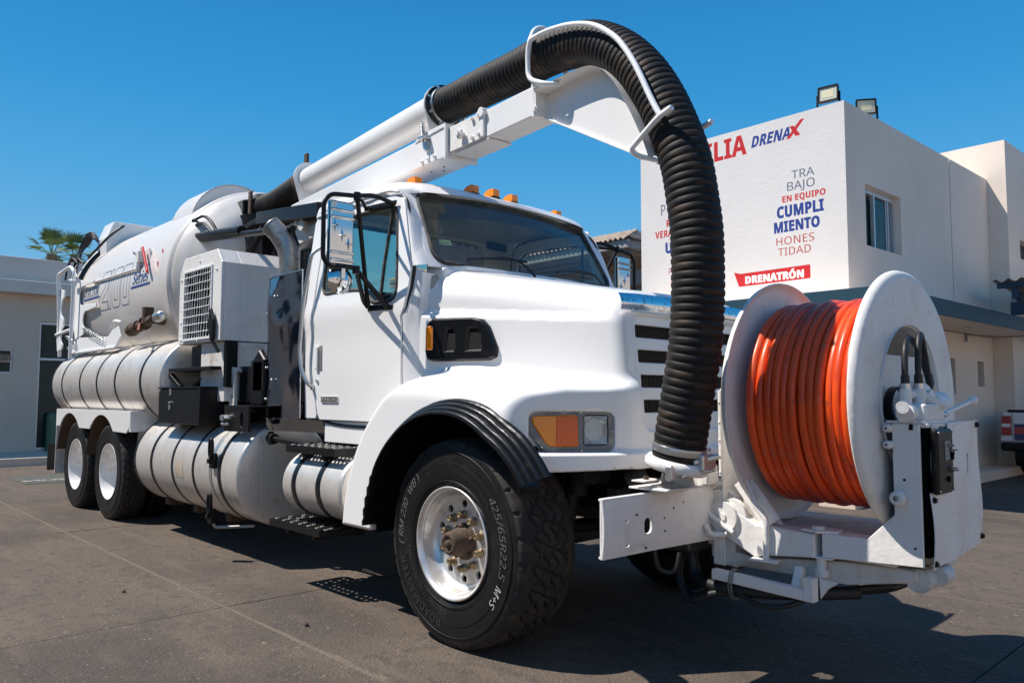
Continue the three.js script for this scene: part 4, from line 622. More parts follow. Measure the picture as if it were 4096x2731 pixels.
{
  const onWS = (poly, holes, th, out) => deform(tess(extr(poly, holes, th, 0), .12, 6), (a, b, c) => { const p = WS(a, b); return [p[0] + c + out, p[1] + (c + out) * .55, p[2]]; });
  const sheetWS = (poly, out) => deform(tess(G(new THREE.ShapeGeometry(shape(poly))), .12, 6), (a, b, c) => { const p = WS(a, b); return [p[0] + out, p[1] + out * .55, p[2]]; });
  const ws = P(cab, 'windscreen', sheetWS(wsOutline, 0), M.glass);
  P(ws, 'sun_band', sheetWS([[-.97, .62], [-.6, .70], [0, .73], [.6, .70], [.97, .62], [.985, .93], [.95, .985], [-.95, .985], [-.985, .93]], -.006), M.tint);
  P(ws, 'dust_film', sheetWS(wsOutline, .002), S({ map: tex(512, [1], (u, v) => mixc([.46, .44, .38], [.34, .32, .28], fbm(u, v, 40, 3, 401))), alphaMap: tex(512, [1], (u, v) => .05 + .09 * sst(.35, .75, fbm(u, v, 6, 6, 402)) + .12 * sst(.72, .8, fbm(u, v, 90, 2, 403)) + .10 * sst(.6, .8, fbm((u * 3 + v * 2) % 1, v * .6, 12, 4, 404)), true), transparent: true, roughness: 1 }));
  P(ws, 'seal', sweep(smooth(wsOutline.filter((_, i) => i % 1 === 0).map(([a, b]) => { const p = WS(a, b); return [p[0] + .004, p[1] + .003, p[2]]; }), 140, true), .017, 8, true), M.seal);
  const cv = document.createElement('canvas'); cv.width = 128; cv.height = 64; const g = cv.getContext('2d'); g.fillStyle = '#b9cf9f'; g.fillRect(0, 0, 128, 64); g.fillStyle = '#40513a'; g.font = 'bold 40px sans-serif'; g.fillText('2014', 14, 50); const tx = new THREE.CanvasTexture(cv); tx.colorSpace = THREE.SRGBColorSpace; tx.magFilter = THREE.LinearFilter;
  P(ws, 'sticker', gridGeo(4, 2, (u, v) => { const p = WS(lerp(.905, .80, u), lerp(.29, .36, v)); return [p[0] - .012, p[1] - .006, p[2]]; }), S({ map: tx, roughness: .6, side: THREE.DoubleSide }), true);
  P(cab, 'windscreen_frame', onWS([[-1.06, -.05], [1.06, -.05], [1.06, 1.06], [-1.06, 1.06]], [wsOutline.slice().reverse()], .01, -.006), M.cabPaint);
  const wiper = (s, z0, z1) => { const a = WS(z0, -.02), b = WS(z1, .17); P(cab, 'wiper', [sweep(smooth([[a[0] + .05, a[1] - .01, a[2]], [lerp(a[0], b[0], .5) + .055, lerp(a[1], b[1], .6) + .02, lerp(a[2], b[2], .5)], [b[0] + .035, b[1], b[2]]], 12), .008, 7), sweep(smooth([.0, .25, .5, .75, 1].map((k) => { const p = WS(lerp(z1 + .32 * s, z1 - .28 * s, k), lerp(.06, .14, k) + .03 * Math.sin(k * 3.14)); return [p[0] + .026, p[1] + .01, p[2]]; }), 16), .009, 6)], M.rubber); };
  wiper(1, .12, .42); wiper(1, -.82, -.5);
}
P(cab, 'roof', gridGeo(30, 40, (u, v) => {
  const xs = [[-.80, 2.675, .80], [-.815, 2.705, .825], [-.86, 2.755, .865], [-.93, 2.79, .90], [-1.03, 2.815, .925], [-1.2, 2.835, .94], [-1.5, 2.845, .945], [-1.8, 2.835, .945], [-1.9, 2.815, .94], [-1.945, 2.77, .925], [-1.96, 2.69, .915]];
  const k = clamp(u * (xs.length - 1), 0, xs.length - 1.001), i = Math.floor(k), t = k - i, x = lerp(xs[i][0], xs[i + 1][0], t), h = lerp(xs[i][1], xs[i + 1][1], t), w = lerp(xs[i][2], xs[i + 1][2], t);
  const a = lerp(0, Math.PI, v), c = Math.cos(a), s = Math.sin(a), z = w * Math.sign(c) * Math.pow(Math.abs(c), .55), y = 2.66 + (h - 2.66) * Math.pow(s, .55);
  const front = u < .15 ? .05 * (1 - (z / .85) * (z / .85)) * (1 - u / .15) : 0; return [x + front, y + (u < .25 ? .025 * (1 - u * 4) * (1 - (z / w) * (z / w)) : 0), z];
}), M.cabPaint);
P(cab, 'headliner', box(-1.92, -.95, 2.70, 2.73, -.82, .82, .01), M.cabRoof);
P(cab, 'back_wall', extYZ([[-.97, 1.1], [.97, 1.1], [.97, 2.1], [.91, 2.72], [-.91, 2.72], [-.97, 2.1]], [rrect(-.70, .70, 2.08, 2.65, .09).reverse()], -1.955, -1.925, .004), M.cabPaint);
P(cab, 'rear_window', extYZ(rrect(-.71, .71, 2.07, 2.66, .09), [], -1.942, -1.938, 0), M.glass);
P(cab, 'rear_window_seal', sweep(rrect(-.70, .70, 2.08, 2.65, .09).map(([a, b]) => [-1.92, b, a]), .018, 7, true), M.seal);
P(cab, 'floor', [box(-1.95, -.55, 1.12, 1.155, -.95, .95, .01), box(-.72, -.62, 1.16, 2.0, -.9, .9, .02)], M.cabIn);
P(cab, 'cowl', [box(-.72, -.52, 2.02, 2.145, -.83, .83, .03), box(-.62, -.595, 1.1, 2.1, -.95, .95, .004)], M.cabPaint);
P(cab, 'dashboard', [box(-.90, -.56, 1.85, 2.10, -.88, .88, .05), box(-.98, -.85, 1.80, 2.08, -.78, -.18, .05)], M.cabIn);
for (const z of [.48, -.48]) { const st = grp(cab, 'seat'); P(st, 'cushion', box(-1.72, -1.2, 1.5, 1.64, z - .25, z + .25, .06), M.seat); P(st, 'seat_back', [box(-.07, .07, 0, .52, -.24, .24, .06).rotateZ(.16).translate(-1.70, 1.62, z)], M.seat); P(st, 'seat_base', box(-1.6, -1.3, 1.156, 1.5, z - .16, z + .16, .02), M.dark); }
P(cab, 'steering_wheel', [new THREE.TorusGeometry(.22, .015, 8, 36).rotateY(Math.PI / 2).rotateZ(-.75).translate(-1.13, 2.06, -.48), cyl([-.9, 1.9, -.48], [-1.13, 2.06, -.48], .025), beam([-1.13, 2.06, -.68], [-1.13, 2.06, -.28], .03, .012)], M.void);
P(cab, 'added_lilac_sheet', gridGeo(24, 6, (s, t) => [-1.905 + .012 * Math.sin(s * 40), lerp(2.09, 2.65, t), lerp(-.70, -.08, s)]), M.lilac);  // added lilac sheet, its colour stands for the tank reflected in the rear window
P(cab, 'interior_mirror', box(-.95, -.93, 2.40, 2.46, -.1, .1, .01), M.void);
for (const z of [.702, .197, 0, -.197, -.702]) { // roof marker lamps
  const ly = Math.abs(z) > .5 ? -.035 : -.014; const l = P(cab, 'marker_lamp', [new THREE.ExtrudeGeometry(shape([[-.075, 0], [.045, 0], [.05, .012], [.05, .05], [.03, .056], [-.02, .052], [-.075, .018]]), { depth: .045, bevelEnabled: true, bevelSize: .002, bevelThickness: .008, bevelSegments: 2, steps: 1 }).translate(0, 0, -.025).translate(-1.0 - .03 * Math.abs(z), 2.797 + .03 * (1 - Math.abs(z)) + ly, z)], M.amber);
  P(l, 'lamp_base', box(-1.08 - .03 * Math.abs(z), -.945 - .03 * Math.abs(z), 2.74, 2.806 + .02 * (1 - Math.abs(z)) + ly, z - .04, z + .04, .006), M.rubber);
}
// ---- mirrors on tube frames, both doors
for (const s of [1, -1]) {
  const f = (g) => (s > 0 ? g : mirrorZ(g)), mr = grp(truck, 'mirror_assembly');
  const X = -.83, bl = [-1.06, 1.905], br = [-.845, 1.89];
  P(mr, 'lower_bracket', [f(extXY([[-1.09, 1.885], [-.81, 1.875], [-.80, 1.905], [-1.08, 1.925]], [], 1.004, 1.018, .003)), ...[-1.02, -.94, -.87].map((x) => f(ball([x, 1.899, 1.019], .009, 8)))], M.black);
  P(mr, 'upper_bracket', [f(extXY([[-1.22, 2.585], [-.86, 2.565], [-.85, 2.595], [-1.2, 2.615]], [], .955, .972, .003)), ...[-1.13, -1.03, -.94].map((x) => f(ball([x, 2.592, .972], .009, 8)))], M.black);
  const T = .0145, top = 2.565, low = 2.105, zo = 1.50, zi = 1.27;
  P(mr, 'frame_tube', [f(pipe([[X, top, zi - .02], [X, top - .02, 1.45], [X, top - .07, zo], [X, low + .04, zo], [X, low - .005, 1.45], [X, low + .01, zi - .02]], T, .05, 9))], M.black);
  P(mr, 'frame_tube', [f(pipe([[X, top, zi], [-.86, 2.60, 1.12], [-.87, 2.575, .975]], T, .05, 9))], M.black);
  P(mr, 'frame_tube', [f(pipe([[X, top, zi], [-1.03, 2.59, 1.10], [-1.20, 2.60, .972]], T * .8, .02, 9))], M.black);
  P(mr, 'frame_tube', [f(pipe([[X, top, zi], [bl[0] + .02, 1.95, 1.05], [bl[0], 1.905, 1.022]], T, .03, 9))], M.black);
  P(mr, 'frame_tube', [f(pipe([[X, low, zi], [bl[0] - .02, 1.95, 1.055], [bl[0] - .01, 1.905, 1.022]], T, .05, 9))], M.black);
  P(mr, 'frame_tube', [f(cyl([X, low, zi], [br[0], br[1], 1.022], T, T * 1.25, 10))], M.black);
  P(mr, 'clamp', [f(cyl([X, top + .02, zi], [X, top - .03, zi], .022)), f(cyl([X, low + .02, zi], [X, low - .03, zi], .022))], M.black);
  const head = P(mr, 'mirror_head', [f(box(X - .045, X - .004, 2.12, 2.515, 1.285, 1.455, .014)), ...[2.455, 2.41, 2.195, 2.15].map((y) => f(sweep([[X - .003, y, 1.29], [X + .004, y, 1.30], [X + .004, y, 1.44], [X - .003, y, 1.45]], .0085, 8))), ...[[2.36, 1.42], [2.305, 1.37], [2.255, 1.325]].flatMap(([y, z]) => [f(new THREE.OctahedronGeometry(.04).scale(.25, 1.15, .28).translate(X - .004, y, z)), f(new THREE.OctahedronGeometry(.034).scale(.25, .25, 1).translate(X - .004, y, z))])], M.chrome);
  P(mr, 'round_mirror', [f(lathe([[0, .035], [.05, .03], [.082, .012], [.088, 0], [.086, -.004], [0, -.004]], [X - .03, 2.03, 1.365], [1, 0, 0], 40)), f(box(X - .01, X + .014, 2.04, 2.10, 1.35, 1.38, .004))], M.chrome);
}
// grab handles behind the doors
for (const s of [1, -1]) { const f = (g) => (s > 0 ? g : mirrorZ(g)); P(truck, 'grab_handle', [f(pipe([[-1.76, 2.40, .99], [-1.78, 2.36, 1.05], [-1.87, 2.02, 1.06], [-1.915, 1.66, 1.06], [-1.90, 1.53, 1.055], [-1.83, 1.42, 1.04], [-1.82, 1.39, 1.0]], .0145, .05, 9)), f(box(-1.835, -1.80, 1.37, 1.41, .995, 1.012, .004))], M.zinc); }
// ---------------------------------------------------------------- side tanks, steps, heat shield
const band = (x, y, z, r, w, a0 = 0, a1 = Math.PI * 2) => lathe([[r + .001, -w / 2], [r + .006, -w / 2], [r + .006, w / 2], [r + .001, w / 2]], [x, y, z], [1, 0, 0], 48, a0, a1);
function drumTank(name, x0, x1, y, z, r, bands, mat, dish = .03, foot = []) {
  const t = P(truck, name, [lathe([[0, x0 - dish], [r * .7, x0 - dish * .7], [r * .93, x0 - .010], [r * .985, x0 - .004], [r, x0 + .012], [r + .003, x0 + .02], [r + .003, x0 + .032], [r, x0 + .036], [r, x1 - .036], [r + .003, x1 - .032], [r + .003, x1 - .02], [r, x1 - .012], [r * .985, x1 + .004], [r * .93, x1 + .010], [r * .7, x1 + dish * .7], [0, x1 + dish]], [0, y, z], [1, 0, 0], 72)], mat);
  for (const [x, w] of bands) P(t, 'strap', [band(x, y, z, r, w), box(x - w * .5, x + w * .5, y - r - .03, y - r * .4, z - r * .55, z - r * .3, .004)], M.rubber);
  return t;
}
for (const s of [1, -1]) {
  drumTank('water_tank', -8.22, -4.30, 1.47, s * .785, .425, [[-8.19, .03], [-7.71, .035], [-6.93, .035], [-6.27, .035], [-5.63, .035], [-4.84, .045]], M.alu, .05);
  const low = drumTank('lower_water_tank', -4.97, -2.60, .70, s * .785, .415, [[-4.94, .035], [-4.48, .05], [-3.95, .035], [-3.47, .035], [-2.93, .05]], M.alu, .045);
  P(low, 'steel_band', [band(-3.10, .70, s * .785, .415, .045)], M.zinc);
  P(low, 'strap_hook', [.90, .46].flatMap((y) => [sweep([...Array(17)].map((_, i) => { const a = i / 16 * 6.2832; return [-3.02 + .03 * Math.cos(a), y + .075 * Math.sin(a), s * 1.235]; }), .014, 7), box(-3.06, -2.98, y - .16, y - .04, s * 1.19, s * 1.235, .008), cyl([-3.02, y - .1, s * 1.19], [-3.02, y - .1, s * 1.26], .02)]), M.black);
  P(low, 'sight_pipe', [pipe([[-3.02, .36, s * 1.21], [-3.02, .265, s * 1.19], [-2.80, .275, s * .95]], .012, .03)], M.steel);
  P(low, 'cradle', [-4.6, -3.9, -3.2].map((x) => box(x - .05, x + .05, .27, .40, s * .5, s * 1.0, .01)), M.rust);
  P(low, 'label_patch', gridGeo(4, 8, (u, v) => { const a = lerp(-.22, .10, v); return [lerp(-3.88, -3.70, u), .70 + .4165 * Math.sin(a), s * (.785 + .4165 * Math.cos(a))]; }), S({ map: tex(64, [.2], (u, v) => mixc([.50, .42, .34], [.36, .28, .21], fbm(u, v, 5, 4, 301))), roughness: .8 }));
  const fuel = drumTank('fuel_tank', -1.86, -1.10, .715, s * .975, .222, [[-1.70, .05], [-1.37, .05]], M.alu, .04);
  P(fuel, 'bracket', [box(-1.90, -1.84, .42, .96, s * .72, s * .80, .008), box(-1.93, -1.87, .55, .92, s * .80, s * .95, .02), ...[-1.70, -1.37].map((x) => box(x - .03, x + .03, .93, .985, s * .88, s * 1.04, .006))], M.black);
  P(fuel, 'air_tank', [cyl([-1.93, .62, s * .7], [-1.93, .92, s * .7], .07)], M.black);
  // perforated steps
  const step = (x0, x1, y, z0, z1, skew) => {
    const holes = []; const nx = 13, nz = 5; for (let i = 0; i < nx; i++) for (let j = 0; j < nz; j++) { const x = lerp(x0 + .045, x1 - .045, (i + (j % 2) * .5) / (nx - .5)), z = lerp(z0 + .035, z1 - .035, j / (nz - 1)); holes.push(circ(x, z, .0135, 9)); }
    const f = (g) => (s > 0 ? g : mirrorZ(g));
    const st = P(truck, 'step', [f(extXZ([[x0 + .0, z0], [x1, z0], [x1 - skew, z1], [x0, z1]], holes.map((h) => h.slice().reverse()), y - .006, y, 0)), f(box(x0, x1 - skew, y - .05, y - .007, z1 - .006, z1, .002)), f(box(x0, x1, y - .03, y + .035, z0 - .006, z0 - .001, .002)), f(beam([x1, y - .026, z0], [x1 - skew, y - .026, z1], .006, .045, .002)), f(box(x0, x0 + .006, y - .05, y - .007, z0, z1, .001))], M.black);
    const dim = P(st, 'raised_rim', holes.filter((_, i) => i % 2 === 0).map((h) => { const c = h.reduce((a, p) => [a[0] + p[0] / h.length, a[1] + p[1] / h.length], [0, 0]); return f(lathe([[.0135, 0], [.0145, .004], [.0165, .0]], [c[0], y, c[1]], [0, 1, 0], 9)); }), S({ color: C(.15, .14, .13), metalness: .7, roughness: .38 })); dim.userData.kind = 'stuff';
    P(st, 'hanger', [f(box(x0 + .15, x0 + .19, y - .09, y - .05, z0 - .12, z1 - .05, .004)), f(box(x1 - .28, x1 - .24, y - .09, y - .05, z0 - .12, z1 - .05, .004))], M.black);
  };
  step(-1.84, -1.16, .985, .90, 1.19, .02); step(-2.02, -1.22, .455, .93, 1.21, .10);
  P(truck, 'hydraulic_fitting', [cyl([-2.42, .995, s * 1.0], [-1.85, .97, s * .98], .022), cyl([-2.46, .996, s * 1.0], [-2.39, .994, s * 1.0], .04), cyl([-2.45, .95, s * 1.0], [-2.45, 1.05, s * 1.0], .022)], M.black);
  P(truck, 'valve_block', [box(-1.52, -1.46, 1.0, 1.06, s * .90, s * .96, .006), cyl([-1.49, 1.06, s * .93], [-1.49, 1.09, s * .93], .014)], M.brass);
}
// blue-black polished heat shield round the exhaust
{
  const plan = [[-2.70, .60], [-2.725, .72], [-2.705, .85], [-2.64, .95], [-2.53, 1.005], [-2.40, 1.02], [-2.2, 1.022], [-1.965, 1.022]], low = [[-2.70, .60], [-2.725, .72], [-2.705, .85], [-2.64, .95], [-2.53, 1.005], [-2.3, 1.015], [-2.0, .99], [-1.72, .97]];
  const cur = new THREE.CatmullRomCurve3(plan.map(([x, z]) => V(x, 0, z))), sheet = (c, y0, y1, nv) => gridGeo(48, nv, (u, v) => { const p = c.getPoint(u); return [p.x, lerp(y0, y1, v), p.z + .007 * Math.sin(v * 7 + u * 5) * Math.sin(u * 3.1) + .003 * Math.sin(v * 17 - u * 11)]; });
  const sh = P(truck, 'heat_shield', [sheet(cur, 1.155, 2.26, 20), gridGeo(48, 4, (u, v) => { const p = new THREE.CatmullRomCurve3(low.map(([x, z]) => V(x, 0, z))).getPoint(u); return [p.x, lerp(1.06, 1.152, v), p.z + .004 - .03 * (1 - v) * u]; })], M.shield);
  P(sh, 'edge_trim', [sweep(Array.from({ length: 40 }, (_, i) => { const p = cur.getPoint(i / 39); return [p.x, 2.262, p.z]; }), .007, 6), sweep([[-1.962, 1.16, 1.022], [-1.962, 2.26, 1.022]], .006, 6)], M.chrome);
  const dots = []; for (let i = 0; i < 46; i++) for (let j = 0; j < 3; j++) dots.push(lathe([[.004, .002], [.008, .004], [.011, 0]], [-2.712 + [0, -.012, .012][j] - .002, 1.22 + i * .0205 + (j % 2) * .01, .66 + j * .075], [-1, 0, [-.2, .05, .4][j]], 7));
  const d = P(sh, 'perforated_rim', dots, M.chrome); d.userData.kind = 'stuff';
  P(sh, 'bolt', [[-2.60, 1.55, .97], [-2.58, 1.98, .98], [-2.60, 1.30, .97], [-2.40, 1.45, 1.02], [-2.38, 2.1, 1.02]].map(([x, y, z]) => ball([x, y, z + .01], .012, 8)), M.zinc);
  P(truck, 'exhaust_stack', [sweep(smooth([[-2.60, 1.15, .80], [-2.60, 2.34, .80], [-2.60, 2.43, .80], [-2.61, 2.52, .81], [-2.64, 2.60, .835], [-2.68, 2.67, .865], [-2.725, 2.725, .90]], 40), (q) => .085, 24), lathe([[.079, 0], [.087, .0], [.087, .012], [.079, .012]], [-2.726, 2.726, .901], [-.55, .65, .45], 24)], M.steel);
  P(truck, 'stack_mouth', lathe([[0, .003], [.081, .003]], [-2.726, 2.726, .901], [-.55, .65, .45], 24), M.void);
  const bars = []; for (let i = -12; i < 14; i++) { for (const k of [-1, 1]) { const pts = []; for (let t = 0; t <= 1; t += .5) { pts.push([-2.28 + i * .035 + k * t * .2, 2.20 + t * .26]); } const a = pts[0], b = pts[2]; const c0 = clamp(a[0], -2.28, -1.99), c1 = clamp(b[0], -2.28, -1.99); const ta = (c0 - a[0]) / (b[0] - a[0]), tb = (c1 - a[0]) / (b[0] - a[0]); if (tb - ta > .05 && ta >= 0 && tb <= 1) bars.push(beam([c0, lerp(2.20, 2.46, ta), .86], [c1, lerp(2.20, 2.46, tb), .86], .006, .006, 0)); } }
  const gd = P(truck, 'mesh_guard', [...bars, box(-2.29, -2.27, 2.18, 2.47, .85, .87, .003), box(-2.0, -1.98, 2.18, 2.47, .85, .87, .003), box(-2.29, -1.98, 2.46, 2.48, .85, .87, .003)], M.black); gd.userData.kind = 'stuff';
}
// tool box, brackets and pump frame between shield and tanks
{
  const b = P(truck, 'tool_box', extXY([[-4.34, 1.075], [-3.375, 1.075], [-3.36, 1.39], [-4.345, 1.39]], [], .72, 1.2, .006), M.black);
  P(b, 'lid', box(-4.352, -3.352, 1.392, 1.405, .70, 1.208, .003), M.black);
  P(b, 'latch', [box(-4.05, -4.01, 1.33, 1.385, 1.2, 1.212, .003), box(-4.055, -4.015, 1.20, 1.24, 1.2, 1.215, .003), cyl([-4.035, 1.26, 1.2], [-4.035, 1.26, 1.22], .012)], M.zinc);
  P(truck, 'support_frame', [box(-4.40, -4.32, 1.40, 1.62, 1.10, 1.16, .006), beam([-4.36, 1.56, 1.12], [-4.05, 1.40, 1.1], .05, .04), beam([-3.55, 1.56, 1.0], [-3.9, 1.40, 1.05], .05, .03), box(-4.4, -3.3, 1.55, 1.58, .6, 1.14, .004), box(-4.15, -3.25, 1.58, 1.79, .55, .98, .006), box(-3.26, -3.2, 1.40, 1.8, .95, 1.05, .006)], M.black);
  P(truck, 'hose_bracket', [extXY([[-2.985, 1.04], [-2.53, 1.045], [-2.53, 1.24], [-2.985, 1.24]], [circ(-2.655, 1.14, .026, 16, .06).reverse()], 1.13, 1.15, .003), box(-2.985, -2.53, 1.235, 1.25, .85, 1.15, .003), box(-3.3, -2.98, 1.06, 1.2, .80, 1.0, .01)], M.black);
  P(truck, 'coupling', [cyl([-2.93, 1.15, 1.15], [-2.93, 1.15, 1.2], .022), cyl([-2.98, 1.15, 1.17], [-2.82, 1.15, 1.17], .012), cyl([-2.98, 1.10, 1.17], [-2.85, 1.10, 1.17], .010)], M.zinc);
  P(truck, 'pump_cover', [box(-3.25, -2.60, 1.26, 1.58, .45, .92, .02), box(-2.85, -2.62, 1.25, 1.62, .9, 1.0, .02), extXY([[-2.80, 1.36], [-2.6, 1.36], [-2.6, 1.62], [-2.70, 1.70], [-2.80, 1.62]], [], .95, 1.0, .01)], M.black);
  P(truck, 'hinge_plate', [extXY([[-3.24, 1.22], [-3.14, 1.22], [-3.16, 1.56], [-3.24, 1.56]], [circ(-3.195, 1.32, .022, 12).reverse(), circ(-3.195, 1.40, .02, 12).reverse()], .97, 1.0, .003)], M.worn);
}
// fan housing with the slatted guard
{
  const y0 = 1.80, pr = [[-4.175, y0], [-3.225, y0], [-3.225, 2.475], [-3.335, 2.60], [-4.07, 2.60], [-4.175, 2.475]];
  const h = P(truck, 'fan_housing', [extXY(pr, [[[-4.04, 1.84], [-3.43, 1.84], [-3.43, 2.46], [-4.04, 2.46]].reverse()], 1.075, 1.10, .006), extXY(pr, [], .35, .93, .006)], M.old);
  P(h, 'shell', extXY(pr, [[[-4.167, 1.808], [-3.233, 1.808], [-3.233, 2.472], [-3.339, 2.592], [-4.066, 2.592], [-4.167, 2.472]].reverse()], .93, 1.075, 0), M.old);
  P(h, 'fan_duct', [box(-4.16, -4.05, 1.815, 2.465, .935, 1.07, .003), box(-3.42, -3.24, 1.815, 2.465, .935, 1.07, .003), box(-4.15, -3.25, 1.81, 1.835, .936, 1.069, .002), extXY([[-4.158, 2.468], [-3.242, 2.468], [-3.343, 2.586], [-4.062, 2.586]], [], .936, 1.069, 0)], M.void);
  const g = grp(truck, 'fan_guard');
  P(g, 'frame', [box(-4.055, -3.415, 2.455, 2.475, 1.10, 1.112, .003), box(-4.055, -3.415, 1.825, 1.845, 1.10, 1.112, .003), box(-4.055, -4.035, 1.845, 2.455, 1.10, 1.112, .003), box(-3.435, -3.415, 1.845, 2.455, 1.10, 1.112, .003)], M.white);
  for (let i = 0; i < 11; i++) { const x = -4.0 + i * .053; P(g, 'guard_bar', sweep(Array.from({ length: 13 }, (_, k) => [x + .007 * Math.sin(k * 1.1 + i * .8), lerp(1.845, 2.455, k / 12), 1.104 + .006 * Math.sin(k * .9 + i)]), .0042, 5), M.white); }
  for (let k = 0; k < 8; k++) P(g, 'guard_bar', sweep([[-4.04, 1.895 + k * .073, 1.115], [-3.43, 1.895 + k * .073, 1.115]], .0045, 5), M.white);
  P(h, 'fan_back', [box(-4.048, -3.422, 1.837, 2.463, .932, .937, 0), cyl([-3.73, 2.15, .938], [-3.73, 2.15, .99], .08), ...[0, 1, 2, 3, 4, 5].map((k) => box(-.03, .03, .06, .28, .945, .955, .002).rotateZ(k * 1.0472).translate(-3.73, 2.15, 0))], M.void);
  P(h, 'screw', [[-4.12, 2.40], [-4.11, 2.0], [-3.33, 2.42], [-3.34, 1.95], [-3.7, 2.53], [-3.72, 1.812], [-4.1, 1.84]].map(([x, y]) => ball([x, y, 1.102], .011, 8)), M.zinc);
  P(truck, 'pump_housing', [extYZ([[.35, 1.28], [1.05, 1.28], [1.05, 1.79], [.35, 1.79]], [], -3.75, -3.225, .008)], M.worn);
  P(truck, 'latch_lever', [cyl([-3.20, 1.55, .98], [-3.18, 1.47, .62], .012), cyl([-3.20, 1.555, 1.0], [-3.198, 1.535, .9], .02), box(-3.22, -3.17, 1.42, 1.50, .58, .66, .01)], M.worn);
  P(truck, 'guard_latch', [extXY([[-3.36, 1.82], [-3.30, 1.80], [-3.29, 1.98], [-3.36, 2.08], [-3.41, 1.95]], [], 1.115, 1.14, .006), cyl([-3.35, 1.82, 1.128], [-3.25, 1.70, 1.10], .014)], M.black);
}
// rear mud skirts, liners, flaps
for (const s of [1, -1]) {
  const f = (g) => (s > 0 ? g : mirrorZ(g)); const arc = (cx, r, a0, a1, n = 24) => Array.from({ length: n + 1 }, (_, i) => { const a = lerp(a0, a1, i / n); return [cx + r * Math.cos(a), .50 + r * Math.sin(a)]; });
  const c1 = -6.02, c2 = -7.27, r = .615, e = Math.asin(.45 / r);
  const poly = [[-7.86, .945], ...arc(c2, r, Math.PI - e, e), ...arc(c1, r, Math.PI - e, e).map(([x, y]) => [x, y]), [-5.18, .945], [-5.06, 1.02], [-5.06, 1.165], [-7.86, 1.155]];
  P(truck, 'mud_skirt', [f(extXY(poly, [], 1.205, 1.22, .003)), f(extXY([[-7.86, 1.157], [-5.06, 1.167], [-5.06, 1.17], [-7.86, 1.16]], [], .80, 1.218, 0).translate(0, .002, 0)), f(box(-5.10, -5.055, .96, 1.165, .80, 1.217, .004))], M.paint);
  for (const c of [c1, c2]) P(truck, 'arch_liner', f(merge([0, .012].map((o) => gridGeo(26, 3, (u, v) => { const a = lerp(1.15, 2.88, u); return [c + (r - .004 - o) * Math.cos(a), .50 + (r - .004 - o) * Math.sin(a), lerp(.72, 1.203, v)]; })))), M.flap);
  P(truck, 'splash_plate', [f(extXY([[-5.52, .60], [-5.20, .56], [-5.13, .95], [-5.45, .95]], [], 1.0, 1.012, .002)), f(box(-5.24, -5.20, .55, .95, .78, 1.01, .006)), f(box(-5.16, -4.98, .62, 1.0, .80, .81, .002))], M.white);
  P(truck, 'splash_plate', [f(extXY([[-6.72, .72], [-6.48, .70], [-6.42, .95], [-6.74, .95]], [], .98, .992, .002)), f(box(-6.62, -6.40, .70, .76, .8, 1.0, .02))], M.worn);
  P(truck, 'splash_plate', [f(box(-7.98, -7.965, .34, .95, .75, 1.19, .004))], M.worn);
  P(truck, 'mud_flap', [f(box(-8.32, -8.30, .36, .70, .72, 1.2, .006))], M.rubber);
  P(truck, 'side_marker', [f(lathe([[0, .03], [.03, .024], [.042, 0], [0, 0]], [-7.865, 1.06, 1.18], [-.5, 0, .8], 18))], M.amber);
}
